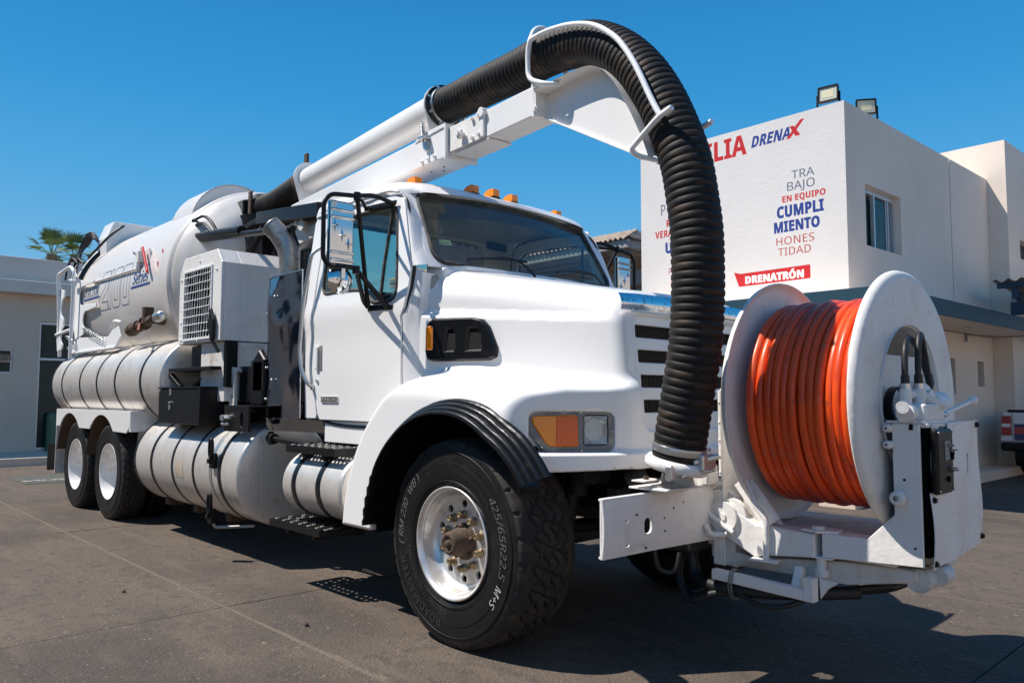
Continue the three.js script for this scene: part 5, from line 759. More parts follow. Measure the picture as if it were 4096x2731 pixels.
// ---------------------------------------------------------------- debris tank
{
  const R = 1.03, Y = 2.5, prof = [[0, -8.06], [.6, -8.06], [.98, -8.03], [1.075, -8.02], [1.085, -8.0], [1.085, -7.955], [1.075, -7.94], [R, -7.935], [R, -4.73], [R + .010, -4.72], [R + .012, -4.695], [R - .012, -4.68], [R - .022, -4.66], [R - .05, -4.60], [R - .10, -4.55], [.86, -4.47], [.75, -4.37], [.55, -4.31], [.3, -4.27], [0, -4.26]];
  const t = P(truck, 'debris_tank', lathe(prof, [0, Y, 0], [1, 0, 0], 120), M.tank);
  P(t, 'door_seal', [lathe([[R + .004, -7.93], [R + .05, -7.93], [R + .05, -7.905], [R + .004, -7.905]], [0, Y, 0], [1, 0, 0], 96)], M.rubber);
  // printed name on the flank
  const cv = document.createElement('canvas'); cv.width = 2048; cv.height = 512; const g = cv.getContext('2d'); g.clearRect(0, 0, 2048, 512);
  const x0 = -7.65, x1 = -5.1, yt = .42, yb = -.22, PX = (x) => (x - x0) / (x1 - x0) * 2048, PY = (y) => (yt - (y - Y)) / (yt - yb) * 512;
  const put = (s, a, b, y0, y1, font, col) => { g.save(); g.font = font; const w = g.measureText(s).width; g.translate(PX(a), PY(y0)); g.scale((PX(b) - PX(a)) / w, (PY(y0) - PY(y1)) / 146); g.fillStyle = col; g.fillText(s, 0, 0); g.restore(); };
  const navy = '#2a4684';
  put('VACTOR', -7.57, -7.0, 2.545, 2.668, 'italic 200px serif', navy); put('Series', -5.76, -5.28, 2.533, 2.655, 'italic bold 200px serif', navy);
  g.fillStyle = navy; for (const [a, b, y] of [[-7.58, -6.94, 2.517], [-5.80, -5.20, 2.502]]) g.fillRect(PX(a), PY(y + .012), PX(b) - PX(a), PY(y - .012) - PY(y + .012)); g.fillRect(PX(-7.24), PY(2.715), PX(-5.28) - PX(-7.24), 6);
  const digit = (d, a, b) => { const y0 = 2.342, y1 = 2.80, w = b - a, k = .07; const o = { 2: [[0, 1 - k], [.12, 1], [.88, 1], [1, 1 - k], [1, .55], [.32, .2], [1, .2], [1, 0], [.1, 0], [0, .07], [0, .3], [.68, .62], [.68, .83], [.32, .83], [.32, .74], [0, .74]], 1: [[.2, 1], [.75, 1], [.75, 0], [.25, 0], [.25, .8], [.2, .8]], 0: [[0, 1 - k], [.12, 1], [.88, 1], [1, 1 - k], [1, k], [.88, 0], [.12, 0], [0, k]] }[d]; const draw = (q) => { g.beginPath(); q.forEach(([u, v]) => g.lineTo(PX(a + u * w), PY(lerp(y0, y1, v)))); g.closePath(); g.stroke(); }; g.strokeStyle = '#3c5c86'; g.lineWidth = 6; draw(o); if (d === 0) draw([[.32, .82], [.68, .82], [.68, .18], [.32, .18]]); };
  digit(2, -6.93, -6.63); digit(1, -6.645, -6.49); digit(0, -6.46, -6.19); digit(0, -6.145, -5.865);
  const tx = new THREE.CanvasTexture(cv); tx.colorSpace = THREE.SRGBColorSpace; tx.magFilter = THREE.LinearFilter;
  P(t, 'lettering', gridGeo(8, 40, (u, v) => { const a = lerp(Math.asin(yb / R), Math.asin(yt / R), v); return [lerp(x0, x1, u), Y + (R + .0025) * Math.sin(a), (R + .0025) * Math.cos(a)]; }), S({ map: tx, transparent: true, roughness: .5 }), true);
  P(t, 'rear_hinge_box', [extYZ([[-.78, 2.95], [.78, 2.95], [.78, 3.38], [.70, 3.60], [-.70, 3.60], [-.78, 3.38]], [], -8.03, -7.62, .008), box(-8.12, -8.035, 3.1, 3.58, .4, .62, .008)], M.paint);
  const c2 = P(t, 'dome_shield', [lathe([[.0, -5.02], [.50, -5.02], [.50, -4.99], [0, -4.99]], [0, 3.14, .2], [1, 0, 0], 56), lathe([[.50, -5.55], [.515, -5.55], [.515, -4.985], [.50, -4.985]], [0, 3.14, .2], [1, 0, 0], 56)], M.tank);
  P(t, 'valve', [box(-5.63, -5.53, 2.76, 2.89, .97, 1.05, .01), box(-5.50, -5.42, 2.76, 2.90, .94, .99, .006), extXY([[-5.43, 2.90], [-5.37, 2.90], [-5.30, 2.66], [-5.40, 2.66]], [], .98, .995, .002), cyl([-5.66, 2.86, 1.01], [-5.70, 2.89, 1.04], .022), cyl([-5.58, 2.88, 1.0], [-5.58, 2.93, 1.0], .018), cyl([-5.58, 2.68, 1.04], [-5.58, 2.76, 1.03], .026)], M.old);
  P(t, 'valve_lever', beam([-5.47, 2.91, 1.03], [-5.17, 2.61, 1.07], .02, .04, .004), M.redPaint);
  P(t, 'valve_rod', [sweep([[-5.58, 2.70, 1.03], [-7.25, 2.72, 1.026]], .012, 7)], M.old);
  const drain = grp(t, 'drain_valve', [.22, .045, -.02]);
  P(drain, 'valve_body', [sweep([[-5.14, 2.04, 1.00], [-5.10, 2.05, 1.10]], .045, 14), cyl([-5.75, 1.985, 1.10], [-5.12, 2.06, 1.10], .045), cyl([-5.78, 1.98, 1.10], [-5.55, 2.01, 1.10], .062), cyl([-5.80, 1.978, 1.10], [-5.72, 1.988, 1.10], .068), cyl([-5.42, 2.02, 1.10], [-5.37, 2.03, 1.10], .068), cyl([-5.30, 2.02, 1.10], [-5.30, 2.16, 1.10], .055), new THREE.CylinderGeometry(.06, .06, .04, 6).translate(-5.30, 2.165, 1.10)], M.rust);
  P(drain, 'drain_cap', [cyl([-5.10, 2.065, 1.08], [-5.0, 2.08, 1.07], .052), lathe([[0, 0], [.045, 0], [.048, .02], [.03, .035], [0, .04]], [-5.0, 2.08, 1.07], [1, .1, .1], 20)], M.zinc);
  P(drain, 'drain_handle', cyl([-5.38, 2.02, 1.15], [-5.20, 1.93, 1.22], .014), S({ color: C(.25, .09, .06), roughness: .8 }));
  P(drain, 'drain_mouth', lathe([[0, 0], [.052, 0]], [-5.802, 1.9775, 1.10], [-1, -.05, 0], 20), M.void);
  P(t, 'red_mark', [[-4.99, 2.81], [-5.03, 2.68]].map(([x, y]) => { const z = Math.sqrt(R * R - (y - Y) ** 2); return box(-.012, .012, -.03, .03, -.003, .003, .002).rotateZ(.4).translate(x, y, z + .002); }), M.redPaint);
  P(t, 'tank_cradle', [-7.6, -6.6, -5.6, -4.9].flatMap((x) => mir(box(x - .05, x + .05, 1.0, 1.62, .3, .42, .01))), M.black);
  P(truck, 'subframe', mir(box(-8.1, -3.2, 1.0, 1.12, .34, .46, .01)), M.black);
}
// hydraulic hoses over the rear hinge
for (const [k, dx] of [[0, 0], [1, .05], [2, .10], [3, .15]]) P(truck, 'hydraulic_hose', sweep(smooth([[-7.98 + dx * .3, 3.42 - k * .02, .80], [-8.08 + dx * .6, 3.50 - k * .03, .84], [-8.25 + dx, 3.45 - k * .04, .88], [-8.34 + dx, 3.25, .92], [-8.30 + dx, 3.05, .98], [-8.15 + dx, 2.85, 1.04]], 30), .014, 7), M.cable);
P(truck, 'hydraulic_hose', sweep(smooth([[-7.5, 3.53, .62], [-7.46, 3.5, .66], [-7.5, 3.38, .78], [-7.65, 3.25, .86], [-7.9, 3.12, .92]], 24), .016, 7), M.cable);
for (const dz of [0, .07]) P(truck, 'hydraulic_hose', sweep(smooth([[-8.0, 3.06, .95 + dz], [-8.14, 3.13, .98 + dz], [-8.25, 3.03, 1.0 + dz], [-8.27, 2.85, 1.02 + dz]], 20), .013, 7), M.cable);
// folding pipe rack at the rear corner
for (const s of [1, -1]) {
  const f = (g) => (s > 0 ? g : mirrorZ(g)), arc2 = (cx, cy, r, a0, a1, n = 8) => Array.from({ length: n + 1 }, (_, i) => { const a = lerp(a0, a1, i / n); return [cx + r * Math.cos(a), cy + r * Math.sin(a)]; });
  const rk = grp(truck, 'pipe_rack');
  const H = Math.PI / 2;
  P(rk, 'rack_plate', f(extXY([[-7.70, 2.91], [-7.55, 2.80], [-7.30, 2.735], [-6.82, 2.705], [-6.82, 2.675], [-7.2, 2.67], ...arc2(-7.31, 2.55, .12, H, H * 3), [-7.2, 2.43], [-6.69, 2.405], [-6.69, 2.365], [-7.05, 2.345], ...arc2(-7.14, 2.24, .105, H, H * 2.7), [-7.20, 2.06], [-7.55, 2.0], [-7.66, 2.2]], [], 1.046, 1.06, .003).translate(-.26, .03, 0)), M.white);
  P(rk, 'rack_plate', f(extXY([[-8.32, 2.90], [-8.22, 2.72], [-8.0, 2.68], [-8.0, 2.60], ...arc2(-8.02, 2.46, .13, H, H * 3), [-8.0, 2.30], [-8.0, 2.22], ...arc2(-8.0, 2.10, .11, H, H * 3), [-8.05, 1.92], [-8.24, 1.90], [-8.30, 2.1]], [], 1.14, 1.158, .003)), M.white);
  P(rk, 'rack_frame', [f(pipe([[-8.22, 1.83, 1.13], [-8.20, 2.90, 1.19], [-7.88, 2.985, 1.13], [-7.72, 2.91, 1.125], [-7.74, 1.79, 1.125]], .022, .06, 9)), f(cyl([-7.86, 2.80, 1.13], [-7.66, 2.78, 1.12], .018)), f(cyl([-8.3, 2.12, 1.16], [-7.75, 2.16, 1.13], .02))], M.white);
  P(rk, 'rack_arm', [f(extXY([[-8.15, 1.95], [-7.55, 2.05], [-6.4, 2.0], [-6.25, 2.07], [-6.05, 2.10], [-5.95, 1.98], [-6.1, 1.88], [-7.95, 1.87]], [], 1.06, 1.075, .003)), f(box(-7.95, -6.1, 1.855, 1.88, 1.0, 1.09, .004)), f(pipe([[-6.30, 2.08, 1.07], [-6.18, 2.17, 1.07], [-6.02, 2.14, 1.05]], .02, .04, 8)), f(cyl([-7.4, 1.95, 1.0], [-6.9, 1.72, .95], .03))], M.white);
  P(rk, 'spring', [f(sweep(Array.from({ length: 120 }, (_, i) => { const q = i / 119, a = q * 46; return [lerp(-7.26, -6.5, q), lerp(2.14, 1.97, q) + .022 * Math.sin(a), 1.10 + .022 * Math.cos(a)]; }), .007, 5)), f(sweep(Array.from({ length: 70 }, (_, i) => { const q = i / 69, a = q * 30; return [lerp(-7.95, -7.62, q), lerp(2.08, 2.0, q) + .02 * Math.sin(a), 1.12 + .02 * Math.cos(a)]; }), .007, 5))], M.zinc);
}
// ---------------------------------------------------------------- boom, swung slightly to the right
{
  const th = Math.atan(.1), bx = [Math.cos(th), 0, Math.sin(th)];
  const boom = grp(truck, 'boom', [0, 0, .65]); boom.rotation.y = -th; // local x along the boom
  // ribbed hose: tube whose radius ripples
  const hoseGeo = (pts, r, pitch, n = 28, amp = .006) => { const cur = new THREE.CatmullRomCurve3(pts.map((p) => V(...p)), false, 'centripetal'), L = cur.getLength(), N = Math.round(L / pitch * 9), q = cur.getSpacedPoints(N).map((p) => p.toArray()); return sweep(q, (t) => { const ph = (t * L / pitch) % 1; return r + amp * (Math.pow(Math.abs(Math.sin(ph * Math.PI)), .32) * 2 - 1); }, n); };
  const outer = P(boom, 'outer_beam', [beam([-3.3, 2.985, 0], [-.655, 3.0, 0], .24, .205, .012)], M.paint);
  P(outer, 'stop_plate', [extYZ([[-.13, 2.885], [.13, 2.885], [.13, 3.115], [-.13, 3.115]], [rrect(-.11, .11, 2.905, 3.095, .005).reverse()], -.67, -.648, .002), extXY([[-1.05, 3.09], [-.66, 3.10], [-.66, 3.125], [-.98, 3.125]], [], .122, .128, .001)], M.paint);
  for (const x of [-.95, -.87, -.79]) P(outer, 'bolt', [cyl([x, 2.93, .119], [x, 2.93, .132], .014, .014, 6), cyl([x, 2.93, .13], [x, 2.93, .142], .007, .007, 8)], M.paint);
  P(outer, 'bolt_hole', [-.98, -.90, -.82].flatMap((x, i) => [cyl([x, 2.884, .03 - .05 * (i % 2)], [x, 2.881, .03 - .05 * (i % 2)], .009, .009, 10)]), M.void);
  const inner = P(boom, 'inner_beam', [beam([-.9, 3.005, 0], [.25, 3.015, 0], .18, .178, .010)], M.paint);
  P(inner, 'wear_pad', [box(-.64, -.30, 2.925, 3.092, .092, .104, .003), box(-.60, -.22, 2.905, 2.918, -.09, .09, .002)], M.old);
  for (const [x, y] of [[-.37, 3.07], [-.30, 3.075], [-.37, 2.95], [-.30, 2.955]]) P(inner, 'bolt', cyl([x, y, .103], [x, y, .125], .013, .013, 6), M.paint);
  P(inner, 'lug', [cyl([-.48, 3.0, .10], [-.48, 3.0, .16], .02), cyl([-.48, 3.0, .125], [-.48, 3.0, .145], .035, .035, 6)], M.old);
  P(inner, 'guide_roller', [cyl([-.27, 3.085, .06], [-.27, 3.085, .12], .03), box(-.30, -.25, 2.93, 3.1, .092, .110, .004)], M.paint);
  P(outer, 'spring_pin', [sweep(Array.from({ length: 60 }, (_, i) => { const a = i / 59 * 44, y = lerp(3.09, 3.19, i / 59); return [-.90 - (y - 3.09) * .15 + .014 * Math.cos(a), y, .15 + .014 * Math.sin(a)]; }), .004, 5), cyl([-.885, 3.0, .15], [-.92, 3.20, .15], .007), box(-.92, -.85, 3.065, 3.085, .12, .18, .003), box(-.905, -.865, 2.99, 3.06, .124, .136, .003)], M.zinc);
  // steel suction pipe with end plates
  const tube = P(boom, 'suction_pipe', [cyl([-3.15, 3.31, 0], [-.90, 3.328, 0], .112, .112, 48)], M.paint);
  const plate = (x) => extYZ([...Array.from({ length: 21 }, (_, i) => { const a = lerp(-.35, Math.PI + .35, i / 20); return [.155 * Math.cos(a), 3.32 + .155 * Math.sin(a)]; }), [-.09, 3.09], [.09, 3.09]], [], x - .008, x + .008, .002);
  for (const x of [-3.16, -.89]) P(tube, 'end_plate', plate(x), M.paint);
  P(tube, 'flange_ring', [lathe([[.115, 0], [.148, 0], [.148, .016], [.115, .016]], [-.878, 3.325, 0], [1, 0, 0], 40)], M.rubber);
  P(tube, 'flange_bolt', Array.from({ length: 8 }, (_, i) => { const a = i / 8 * 6.2832 + .3; return cyl([-.864, 3.325 + .134 * Math.sin(a), .134 * Math.cos(a)], [-.85, 3.325 + .134 * Math.sin(a), .134 * Math.cos(a)], .012, .012, 6); }), M.zinc);
  const clampAt = (o, d, r) => { const m = dirM(o, V(...o).add(V(...d)).toArray()); const put = (g) => g.applyMatrix4(m); return [lathe([[r, -.016], [r + .006, -.016], [r + .006, .016], [r, .016]], o, d, 48), put(cyl([r + .02, -.10, 0], [r + .02, .06, 0], .009)), put(box(r - .005, r + .04, -.06, -.025, -.018, .018, .006)), put(box(r - .005, r + .04, .0, .035, -.018, .018, .006)), put(new THREE.CylinderGeometry(.018, .018, .016, 6).translate(r + .02, -.085, 0))]; };
  const hosePts = [[-.862, 3.325, 0], [-.70, 3.316, 0], [-.33, 3.31, 0], [-.03, 3.30, 0], [.25, 3.30, 0], [.46, 3.275, 0], [.63, 3.225, 0], [.815, 3.11, 0], [.97, 2.955, 0], [1.085, 2.787, 0], [1.177, 2.60, 0], [1.243, 2.425, 0], [1.277, 2.25, 0], [1.299, 2.09, 0], [1.303, 1.94, 0], [1.300, 1.765, 0], [1.285, 1.56, .005], [1.245, 1.35, .01], [1.20, 1.14, .01], [1.183, 1.05, .01]];
  P(truck, 'suction_hose', hoseGeo(hosePts, .1165, .0375, 36).applyMatrix4(new THREE.Matrix4().makeRotationY(-th).setPosition(0, 0, .65)), M.hose);
  P(boom, 'hose_clamp', clampAt([-.845, 3.322, 0], [1, -.02, 0], .122), M.zinc);
  P(boom, 'hose_clamp', clampAt([1.192, 1.09, .01], [-.2, -1, 0], .122), M.zinc);
  P(boom, 'hose_collar', [cyl([1.19, 1.06, .01], [1.175, .985, .01], .112)], M.rubber);
  // cast quick coupling under the hose mouth
  const cp = P(boom, 'coupling_ring', [lathe([[.118, -.028], [.135, -.03], [.148, -.012], [.148, .01], [.138, .024], [.12, .024]], [1.172, 1.012, .01], [-.2, -1, .06], 48)], M.old);
  P(cp, 'coupling_latch', [box(1.28, 1.34, .99, 1.07, -.07, .03, .012), cyl([1.27, .97, .10], [1.33, 1.0, -.06], .014), box(1.22, 1.26, .95, 1.02, .09, .15, .01), beam([1.29, 1.03, .04], [1.36, 1.06, -.06], .03, .025, .008)], M.zinc);
  // curved end plate and its flanges
  const top = [[.262, 3.046], [.39, 3.053], [.538, 3.056], [.644, 3.052], [.712, 3.041], [.77, 3.014], [.819, 2.975], [.874, 2.916], [.92, 2.85], [.958, 2.782], [1.002, 2.707], [1.038, 2.635], [1.081, 2.547], [1.115, 2.457]];
  P(boom, 'curved_plate', extXY([[.262, 2.915], [1.10, 2.45], ...top.slice().reverse().map(([x, y]) => [x - .004, y - .004])], [], .018, .032, .002), M.paint);
  const tc = new THREE.CatmullRomCurve3(top.map(([x, y]) => V(x, y, 0)));
  P(boom, 'hose_saddle', gridGeo(40, 12, (u, v) => { const p = tc.getPoint(u), t = tc.getTangent(u), n = [-t.y, t.x], w = .122, z = lerp(-w, w, v); return [p.x + n[0] * .003, p.y + n[1] * .003, z]; }), M.paint);
  P(boom, 'lower_flange', beam([.262, 2.912, .025], [1.105, 2.447, .025], .05, .008, .002), M.paint);
  P(boom, 'joint_plate', [box(.245, .262, 2.91, 3.125, -.11, .11, .003), box(.228, .244, 2.91, 3.11, -.11, .11, .003), ...[3.085, 2.95].flatMap((y) => [.10, -.10].map((z) => cyl([.24, y, z * 1.0], [.275, y, z * 1.0], .016, .016, 6))), ...[3.085, 2.95].map((y) => cyl([.254, y, .10], [.254, y, .125], .018, .018, 6))], M.paint);
  // hoop guard of white tube
  const s = .0145; for (const k of [1, -1]) {
    const w = .145 * k; const h0 = k > 0 ? .0 : .03;
    P(boom, 'hoop_guard', [pipe([[.44, 3.04, .09 * k], [.38, 3.048, w], [.235, 3.12, w], [.232, 3.28 - h0, w], [.25, 3.345 - h0, w], [.40, 3.342 - h0, w], [.567, 3.311 - h0, w], [.672, 3.277 - h0, w], [.74, 3.249 - h0, w], [.806, 3.21 - h0, w], [.862, 3.168 - h0, w], [.94, 3.099 - h0, w], [1.0, 3.02 - h0, w], [1.051, 2.941 - h0, w], [1.101, 2.847 - h0, w], [1.156, 2.731 - h0 * .6, w], [1.213, 2.63, w]], s, .06, 9)], M.white);
    P(boom, 'hoop_guard', [pipe([[1.285, 2.645, w * 1.0], [1.21, 2.627, w], [1.025, 2.515, w], [1.04, 2.485, w * .8], [1.14, 2.45, .06 * k]], s, .035, 9)], M.white);
  }
  P(boom, 'hoop_guard', pipe([[.245, 3.33, .145], [.22, 3.44, .085], [.21, 3.475, 0], [.22, 3.42, -.085], [.245, 3.30, -.145]], s, .07, 9), M.white);
  // turntable end: dark ribbed elbow, cradle and lift cylinder
  P(truck, 'inlet_hose', hoseGeo([[-4.45, 3.27, .22], [-4.2, 3.27, .24], [-3.95, 3.26, .26], [-3.7, 3.27, .285], [-3.45, 3.285, .31], [-3.17, 3.31, .335]], .118, .030, 30, .006), M.hose);
  P(truck, 'inlet_clamp', [lathe([[.126, -.02], [.134, -.02], [.134, .02], [.126, .02]], [-4.3, 3.27, .235], [1, 0, .08], 36), lathe([[.128, -.02], [.136, -.02], [.136, .02], [.128, .02]], [-3.22, 3.305, .33], [1, .08, .1], 36), box(-3.25, -3.19, 3.42, 3.58, .32, .345, .006), box(-4.33, -4.27, 3.12, 3.42, .36, .385, .006)], M.rust);
  P(truck, 'turntable', [box(-4.66, -4.40, 2.5, 3.36, -.4, .40, .02), cyl([-4.42, 2.3, .05], [-4.42, 3.2, .1], .36, .33, 36), new THREE.TorusGeometry(.22, .15, 16, 30).rotateX(0).scale(1, 1, 1.1).translate(-4.5, 3.1, .16), box(-4.55, -3.5, 2.55, 2.95, -.3, .30, .03), cyl([-4.55, 3.02, .2], [-4.42, 3.27, .22], .15, .14, 30), box(-4.3, -3.4, 2.62, 3.0, .12, .42, .03)], M.black);
  P(truck, 'boom_rest', [beam([-3.75, 3.02, .50], [-2.40, 2.86, .60], .13, .12, .008), beam([-3.8, 2.98, .45], [-3.8, 2.55, .45], .08, .08), beam([-4.25, 2.95, .5], [-3.70, 3.02, .5], .10, .05, .006), beam([-2.45, 2.86, .6], [-2.45, 2.1, .5], .08, .08), beam([-3.6, 2.98, .52], [-3.9, 2.6, .6], .06, .04)], M.black);
  P(truck, 'lift_cylinder', [cyl([-3.6, 2.50, .34], [-2.86, 2.80, .38], .058), cyl([-2.86, 2.80, .38], [-2.62, 2.90, .39], .034)], M.steel);
  P(truck, 'boom_bracket', [extXY([[-2.95, 2.66], [-2.55, 2.72], [-2.4, 2.98], [-3.0, 3.0], [-3.05, 2.8]], [], .50, .53, .005), cyl([-2.80, 2.80, .40], [-2.80, 2.80, .60], .05), cyl([-2.95, 2.86, .53], [-2.95, 2.86, .57], .03, .03, 6), box(-2.75, -2.5, 2.66, 2.8, .36, .56, .02)], M.worn);
  P(truck, 'hydraulic_pipe', [pipe([[-4.85, 2.66, .78], [-4.85, 2.93, .78], [-2.55, 2.70, .80]], .03, .03, 9), sweep([[-4.66, 2.945, .78], [-3.55, 2.835, .79]], .048, 14), box(-4.89, -4.81, 2.68, 2.96, .74, .82, .008), cyl([-4.66, 2.94, .8], [-4.66, 3.12, .8], .022)], M.black);
  P(truck, 'hydraulic_hose', [sweep(smooth([[-4.64, 3.11, .80], [-4.45, 3.12, .80], [-4.2, 3.03, .82], [-4.05, 2.88, .80]], 20), .016, 7), sweep(smooth([[-4.64, 3.05, .80], [-4.45, 3.05, .80], [-4.28, 2.98, .82], [-4.12, 2.86, .80]], 20), .016, 7)], M.cable);
}
// ---------------------------------------------------------------- bumper plate, hose reel and its frame
{
  const bp = P(truck, 'bumper', [deform(tess(extYZ([[1.205, .625], [.30, .612], [.30, .885], [1.205, .878]], [rrect(.865, .925, .70, .775, .025).reverse(), rrect(1.03, 1.062, .765, .779, .004).reverse(), rrect(1.02, 1.05, .655, .672, .004).reverse()], 0, .014, .002), .1, 4), (x, y, z) => [1.075 + x - .012 * Math.pow((y - .75) / .13, 2) + .03 * Math.max(0, .9 - z), y, z]), beam([1.064, .879, .34], [1.064, .876, 1.203], .03, .014, .006), beam([1.064, .618, .34], [1.064, .627, 1.203], .03, .014, .006), cyl([1.066, .63, 1.196], [1.066, .872, 1.196], .009)], M.old);
  for (const [z, y] of [[.98, .795], [.915, .64], [.70, .80], [.775, .76], [.77, .70], [.62, .82]]) P(bp, 'rivet', ball([1.090, y, z], .006, 7), M.rust);
  P(truck, 'bumper_mount', [...mir(box(.80, 1.08, .70, .95, .28, .42, .01)), box(.9, 1.13, .58, .885, -.6, .34, .012), box(1.06, 1.12, .885, .985, .35, .45, .012)], M.worn);
  const sb = P(truck, 'hose_stand', [extXY([[1.03, .905], [1.22, .905], [1.19, 1.0], [1.07, 1.0]], [], .70, .712, .003), extYZ([[.78, .905], [.66, .905], [.66, 1.0], [.73, 1.0]], [], 1.06, 1.072, .003), box(.98, 1.2, .898, .908, .62, .90, .003), box(1.02, 1.1, .935, .943, .80, .93, .002)], M.old);
  P(sb, 'hinge', [cyl([1.095, .898, .86], [1.095, .898, .78], .024), cyl([1.095, .898, .775], [1.095, .898, .70], .0245), cyl([1.095, .898, .695], [1.095, .898, .60], .024)], M.worn);
  P(sb, 'bolt', [cyl([1.06, .94, .87], [1.06, .957, .87], .014, .014, 6)], M.rust);

  // reel: spool between two dished flanges, axis along x
  const reel = grp(truck, 'hose_reel'), Y = 1.312;
  const flange = (x, s, open) => { const pr = [[.345, 0], [.40, s * .012], [.56, s * .012], [.588, s * .004], [.600, s * -.012], [.606, s * -.014], [.608, s * -.006], [.602, s * .012], [.585, s * .024], [.56, s * .027], [.40, s * .027], [.345, s * .018]]; return lathe(pr, [x, Y, 0], [1, 0, 0], 112); };
  const nearF = P(reel, 'flange', [flange(1.905, 1), lathe([[.352, .03], [.352, .018], [.345, .0], [.335, -.06], [.33, -.30], [.0, -.30]], [1.905, Y, 0], [1, 0, 0], 72)], M.old);
  P(reel, 'flange', [flange(1.31, -1), lathe([[.40, -.02], [0, -.02]], [1.31, Y, 0], [1, 0, 0], 48)], M.old);
  P(reel, 'drum', lathe([[.34, 1.31], [.34, 1.88]], [0, Y, 0], [1, 0, 0], 64), M.worn);
  // one hose wound in even turns, last turns climbing onto the layer by the near flange
  const n = 13, r = .0222, R0 = .468;
  const wind = []; for (let k = 0; k < n * 96; k++) { const q = k / 96, a = q * 6.2832 + 1.5; const x = 1.346 + q * .0416 + .003 * Math.sin(a + q * 2.1) + .003 * Math.sin(q * 5.1); const rad = R0 + .005 * Math.sin(q * 2.3) + .004 * Math.sin(a * 2 + q * 1.7); wind.push([x, Y + rad * Math.sin(a) - .008 * (1 - Math.sin(a)), rad * Math.cos(a)]); }
  P(reel, 'jetting_hose', [sweep(wind, r, 14)], M.orange);
  const under = []; for (let k = 0; k < 11 * 48; k++) { const q = k / 48, a = q * 6.2832; under.push([1.345 + q * .0485, Y + .408 * Math.sin(a), .408 * Math.cos(a)]); }
  P(reel, 'jetting_hose_underlayer', [sweep(under, .027, 9)], M.orange);
  const lastT = []; for (let k = 0; k <= 140; k++) { const q = k / 96, a = q * 6.2832 + 2.2, rad = R0 - .035 + .004 * Math.sin(a * 2); lastT.push([1.862 + .012 * Math.sin(a + 1) + q * .006, Y + rad * Math.sin(a), rad * Math.cos(a)]); }
  P(reel, 'jetting_hose_end', sweep(lastT, r, 14), M.orange);
  P(reel, 'hose_tape', (() => { const k = 8 * 96 - 24 + 60; return sweep(wind.slice(k, k + 7), r + .002, 14); })(), M.rubber);
  P(reel, 'drive_hub', [cyl([1.62, Y, 0], [2.02, Y, 0], .05), lathe([[.14, 0], [.14, .03], [.09, .05], [.09, .18], [.07, .20], [0, .20]], [1.80, Y, 0], [1, 0, 0], 36), extYZ([[-.30, 1.10], [.30, 1.10], [.30, 1.40], [.20, 1.52], [-.30, 1.52]], [], 1.88, 1.90, .003)], M.old);
  P(reel, 'chain_cover', [lathe([[.085, 0], [.09, .0], [.09, .04], [.085, .04]], [1.93, 1.285, .22], [1, 0, .1], 30)], M.rubber);

  const fr = grp(truck, 'reel_frame');
  // lower swing beam and upper frame rail towards the camera side
  P(fr, 'lower_beam', [extXY([[1.16, .49], [1.74, .49], [2.0, .54], [2.04, .56], [2.04, .60], [1.74, .59], [1.27, .545], [1.16, .56]], [], -.2, .31, .006), extXY([[1.05, .49], [1.19, .48], [1.19, .84], [1.05, .84]], [], -.3, .32, .008), cyl([2.04, .555, .30], [2.04, .555, .20], .05), cyl([2.09, .57, .22], [2.09, .57, .12], .04)], M.worn);
  P(fr, 'frame_rail', [extXY([[1.13, .78], [1.20, .785], [1.33, .715], [1.625, .705], [1.625, .60], [1.39, .575], [1.32, .56], [1.12, .66], [1.10, .72]], [], .25, .372, .006), extXY([[1.655, .71], [1.86, .715], [1.975, .83], [1.975, 1.215], [2.085, 1.215], [2.085, .625], [1.97, .62], [1.655, .605]], [], .345, .362, .003), box(1.66, 1.97, .605, .712, .24, .343, .006)], M.old);
  P(fr, 'platform', [box(1.15, 2.06, .615, .70, -.35, .236, .008), box(1.45, 2.0, .695, .703, -.3, .24, .002)], M.worn);
  P(fr, 'pivot', [extXZ([[1.56, .25], [1.70, .25], [1.72, .33], [1.64, .385], [1.56, .36]], [], .712, .724, .002), cyl([1.625, .724, .33], [1.625, .738, .33], .03, .03, 6), cyl([1.64, .60, .34], [1.64, .52, .34], .022), cyl([1.64, .55, .34], [1.64, .515, .34], .034, .034, 6), box(1.58, 1.70, .598, .606, .22, .37, .002)], M.old);
  P(fr, 'latch_disc', [cyl([1.165, .735, .372], [1.165, .735, .392], .075), cyl([1.165, .735, .392], [1.165, .735, .40], .02, .02, 6), cyl([1.20, .745, .34], [1.20, .745, .37], .08)], M.old);
  P(fr, 'latch_handle', [pipe([[1.225, .665, .40], [1.02, .795, .42], [1.0, .80, .46], [1.01, .77, .48]], .0125, .02, 8), pipe([[1.20, .82, .30], [1.11, .885, .32], [1.09, .87, .37]], .0125, .02, 8), ...[0, .055].map((d) => pipe([[1.16 + d * .6, .655, .40], [1.07 + d, .645, .44], [1.055 + d, .70, .46]], .0135, .03, 8))], M.old);
  P(fr, 'bent_rod', [pipe([[1.30, 1.23, .33], [1.255, .99, .365], [1.34, .81, .385], [1.40, .75, .39], [1.395, .555, .39]], .0145, .05, 9), extXZ([[1.31, .33], [1.44, .33], [1.47, .42], [1.33, .43]], [], .553, .562, .002)], M.old);
  P(fr, 'back_plate', [extYZ([[-.36, .49], [.36, .49], [.36, 1.37], [-.36, 1.37]], [], 1.14, 1.155, .004), box(1.135, 1.15, .93, 1.36, .361, .372, .003), box(1.09, 1.14, .49, .86, .30, .362, .006), ...[.95, 1.03, 1.11, 1.2, 1.3].map((y) => ball([1.142, y, .373], .006, 6)), beam([1.24, .92, .33], [1.40, .72, .33], .02, .1, .004)], M.old);
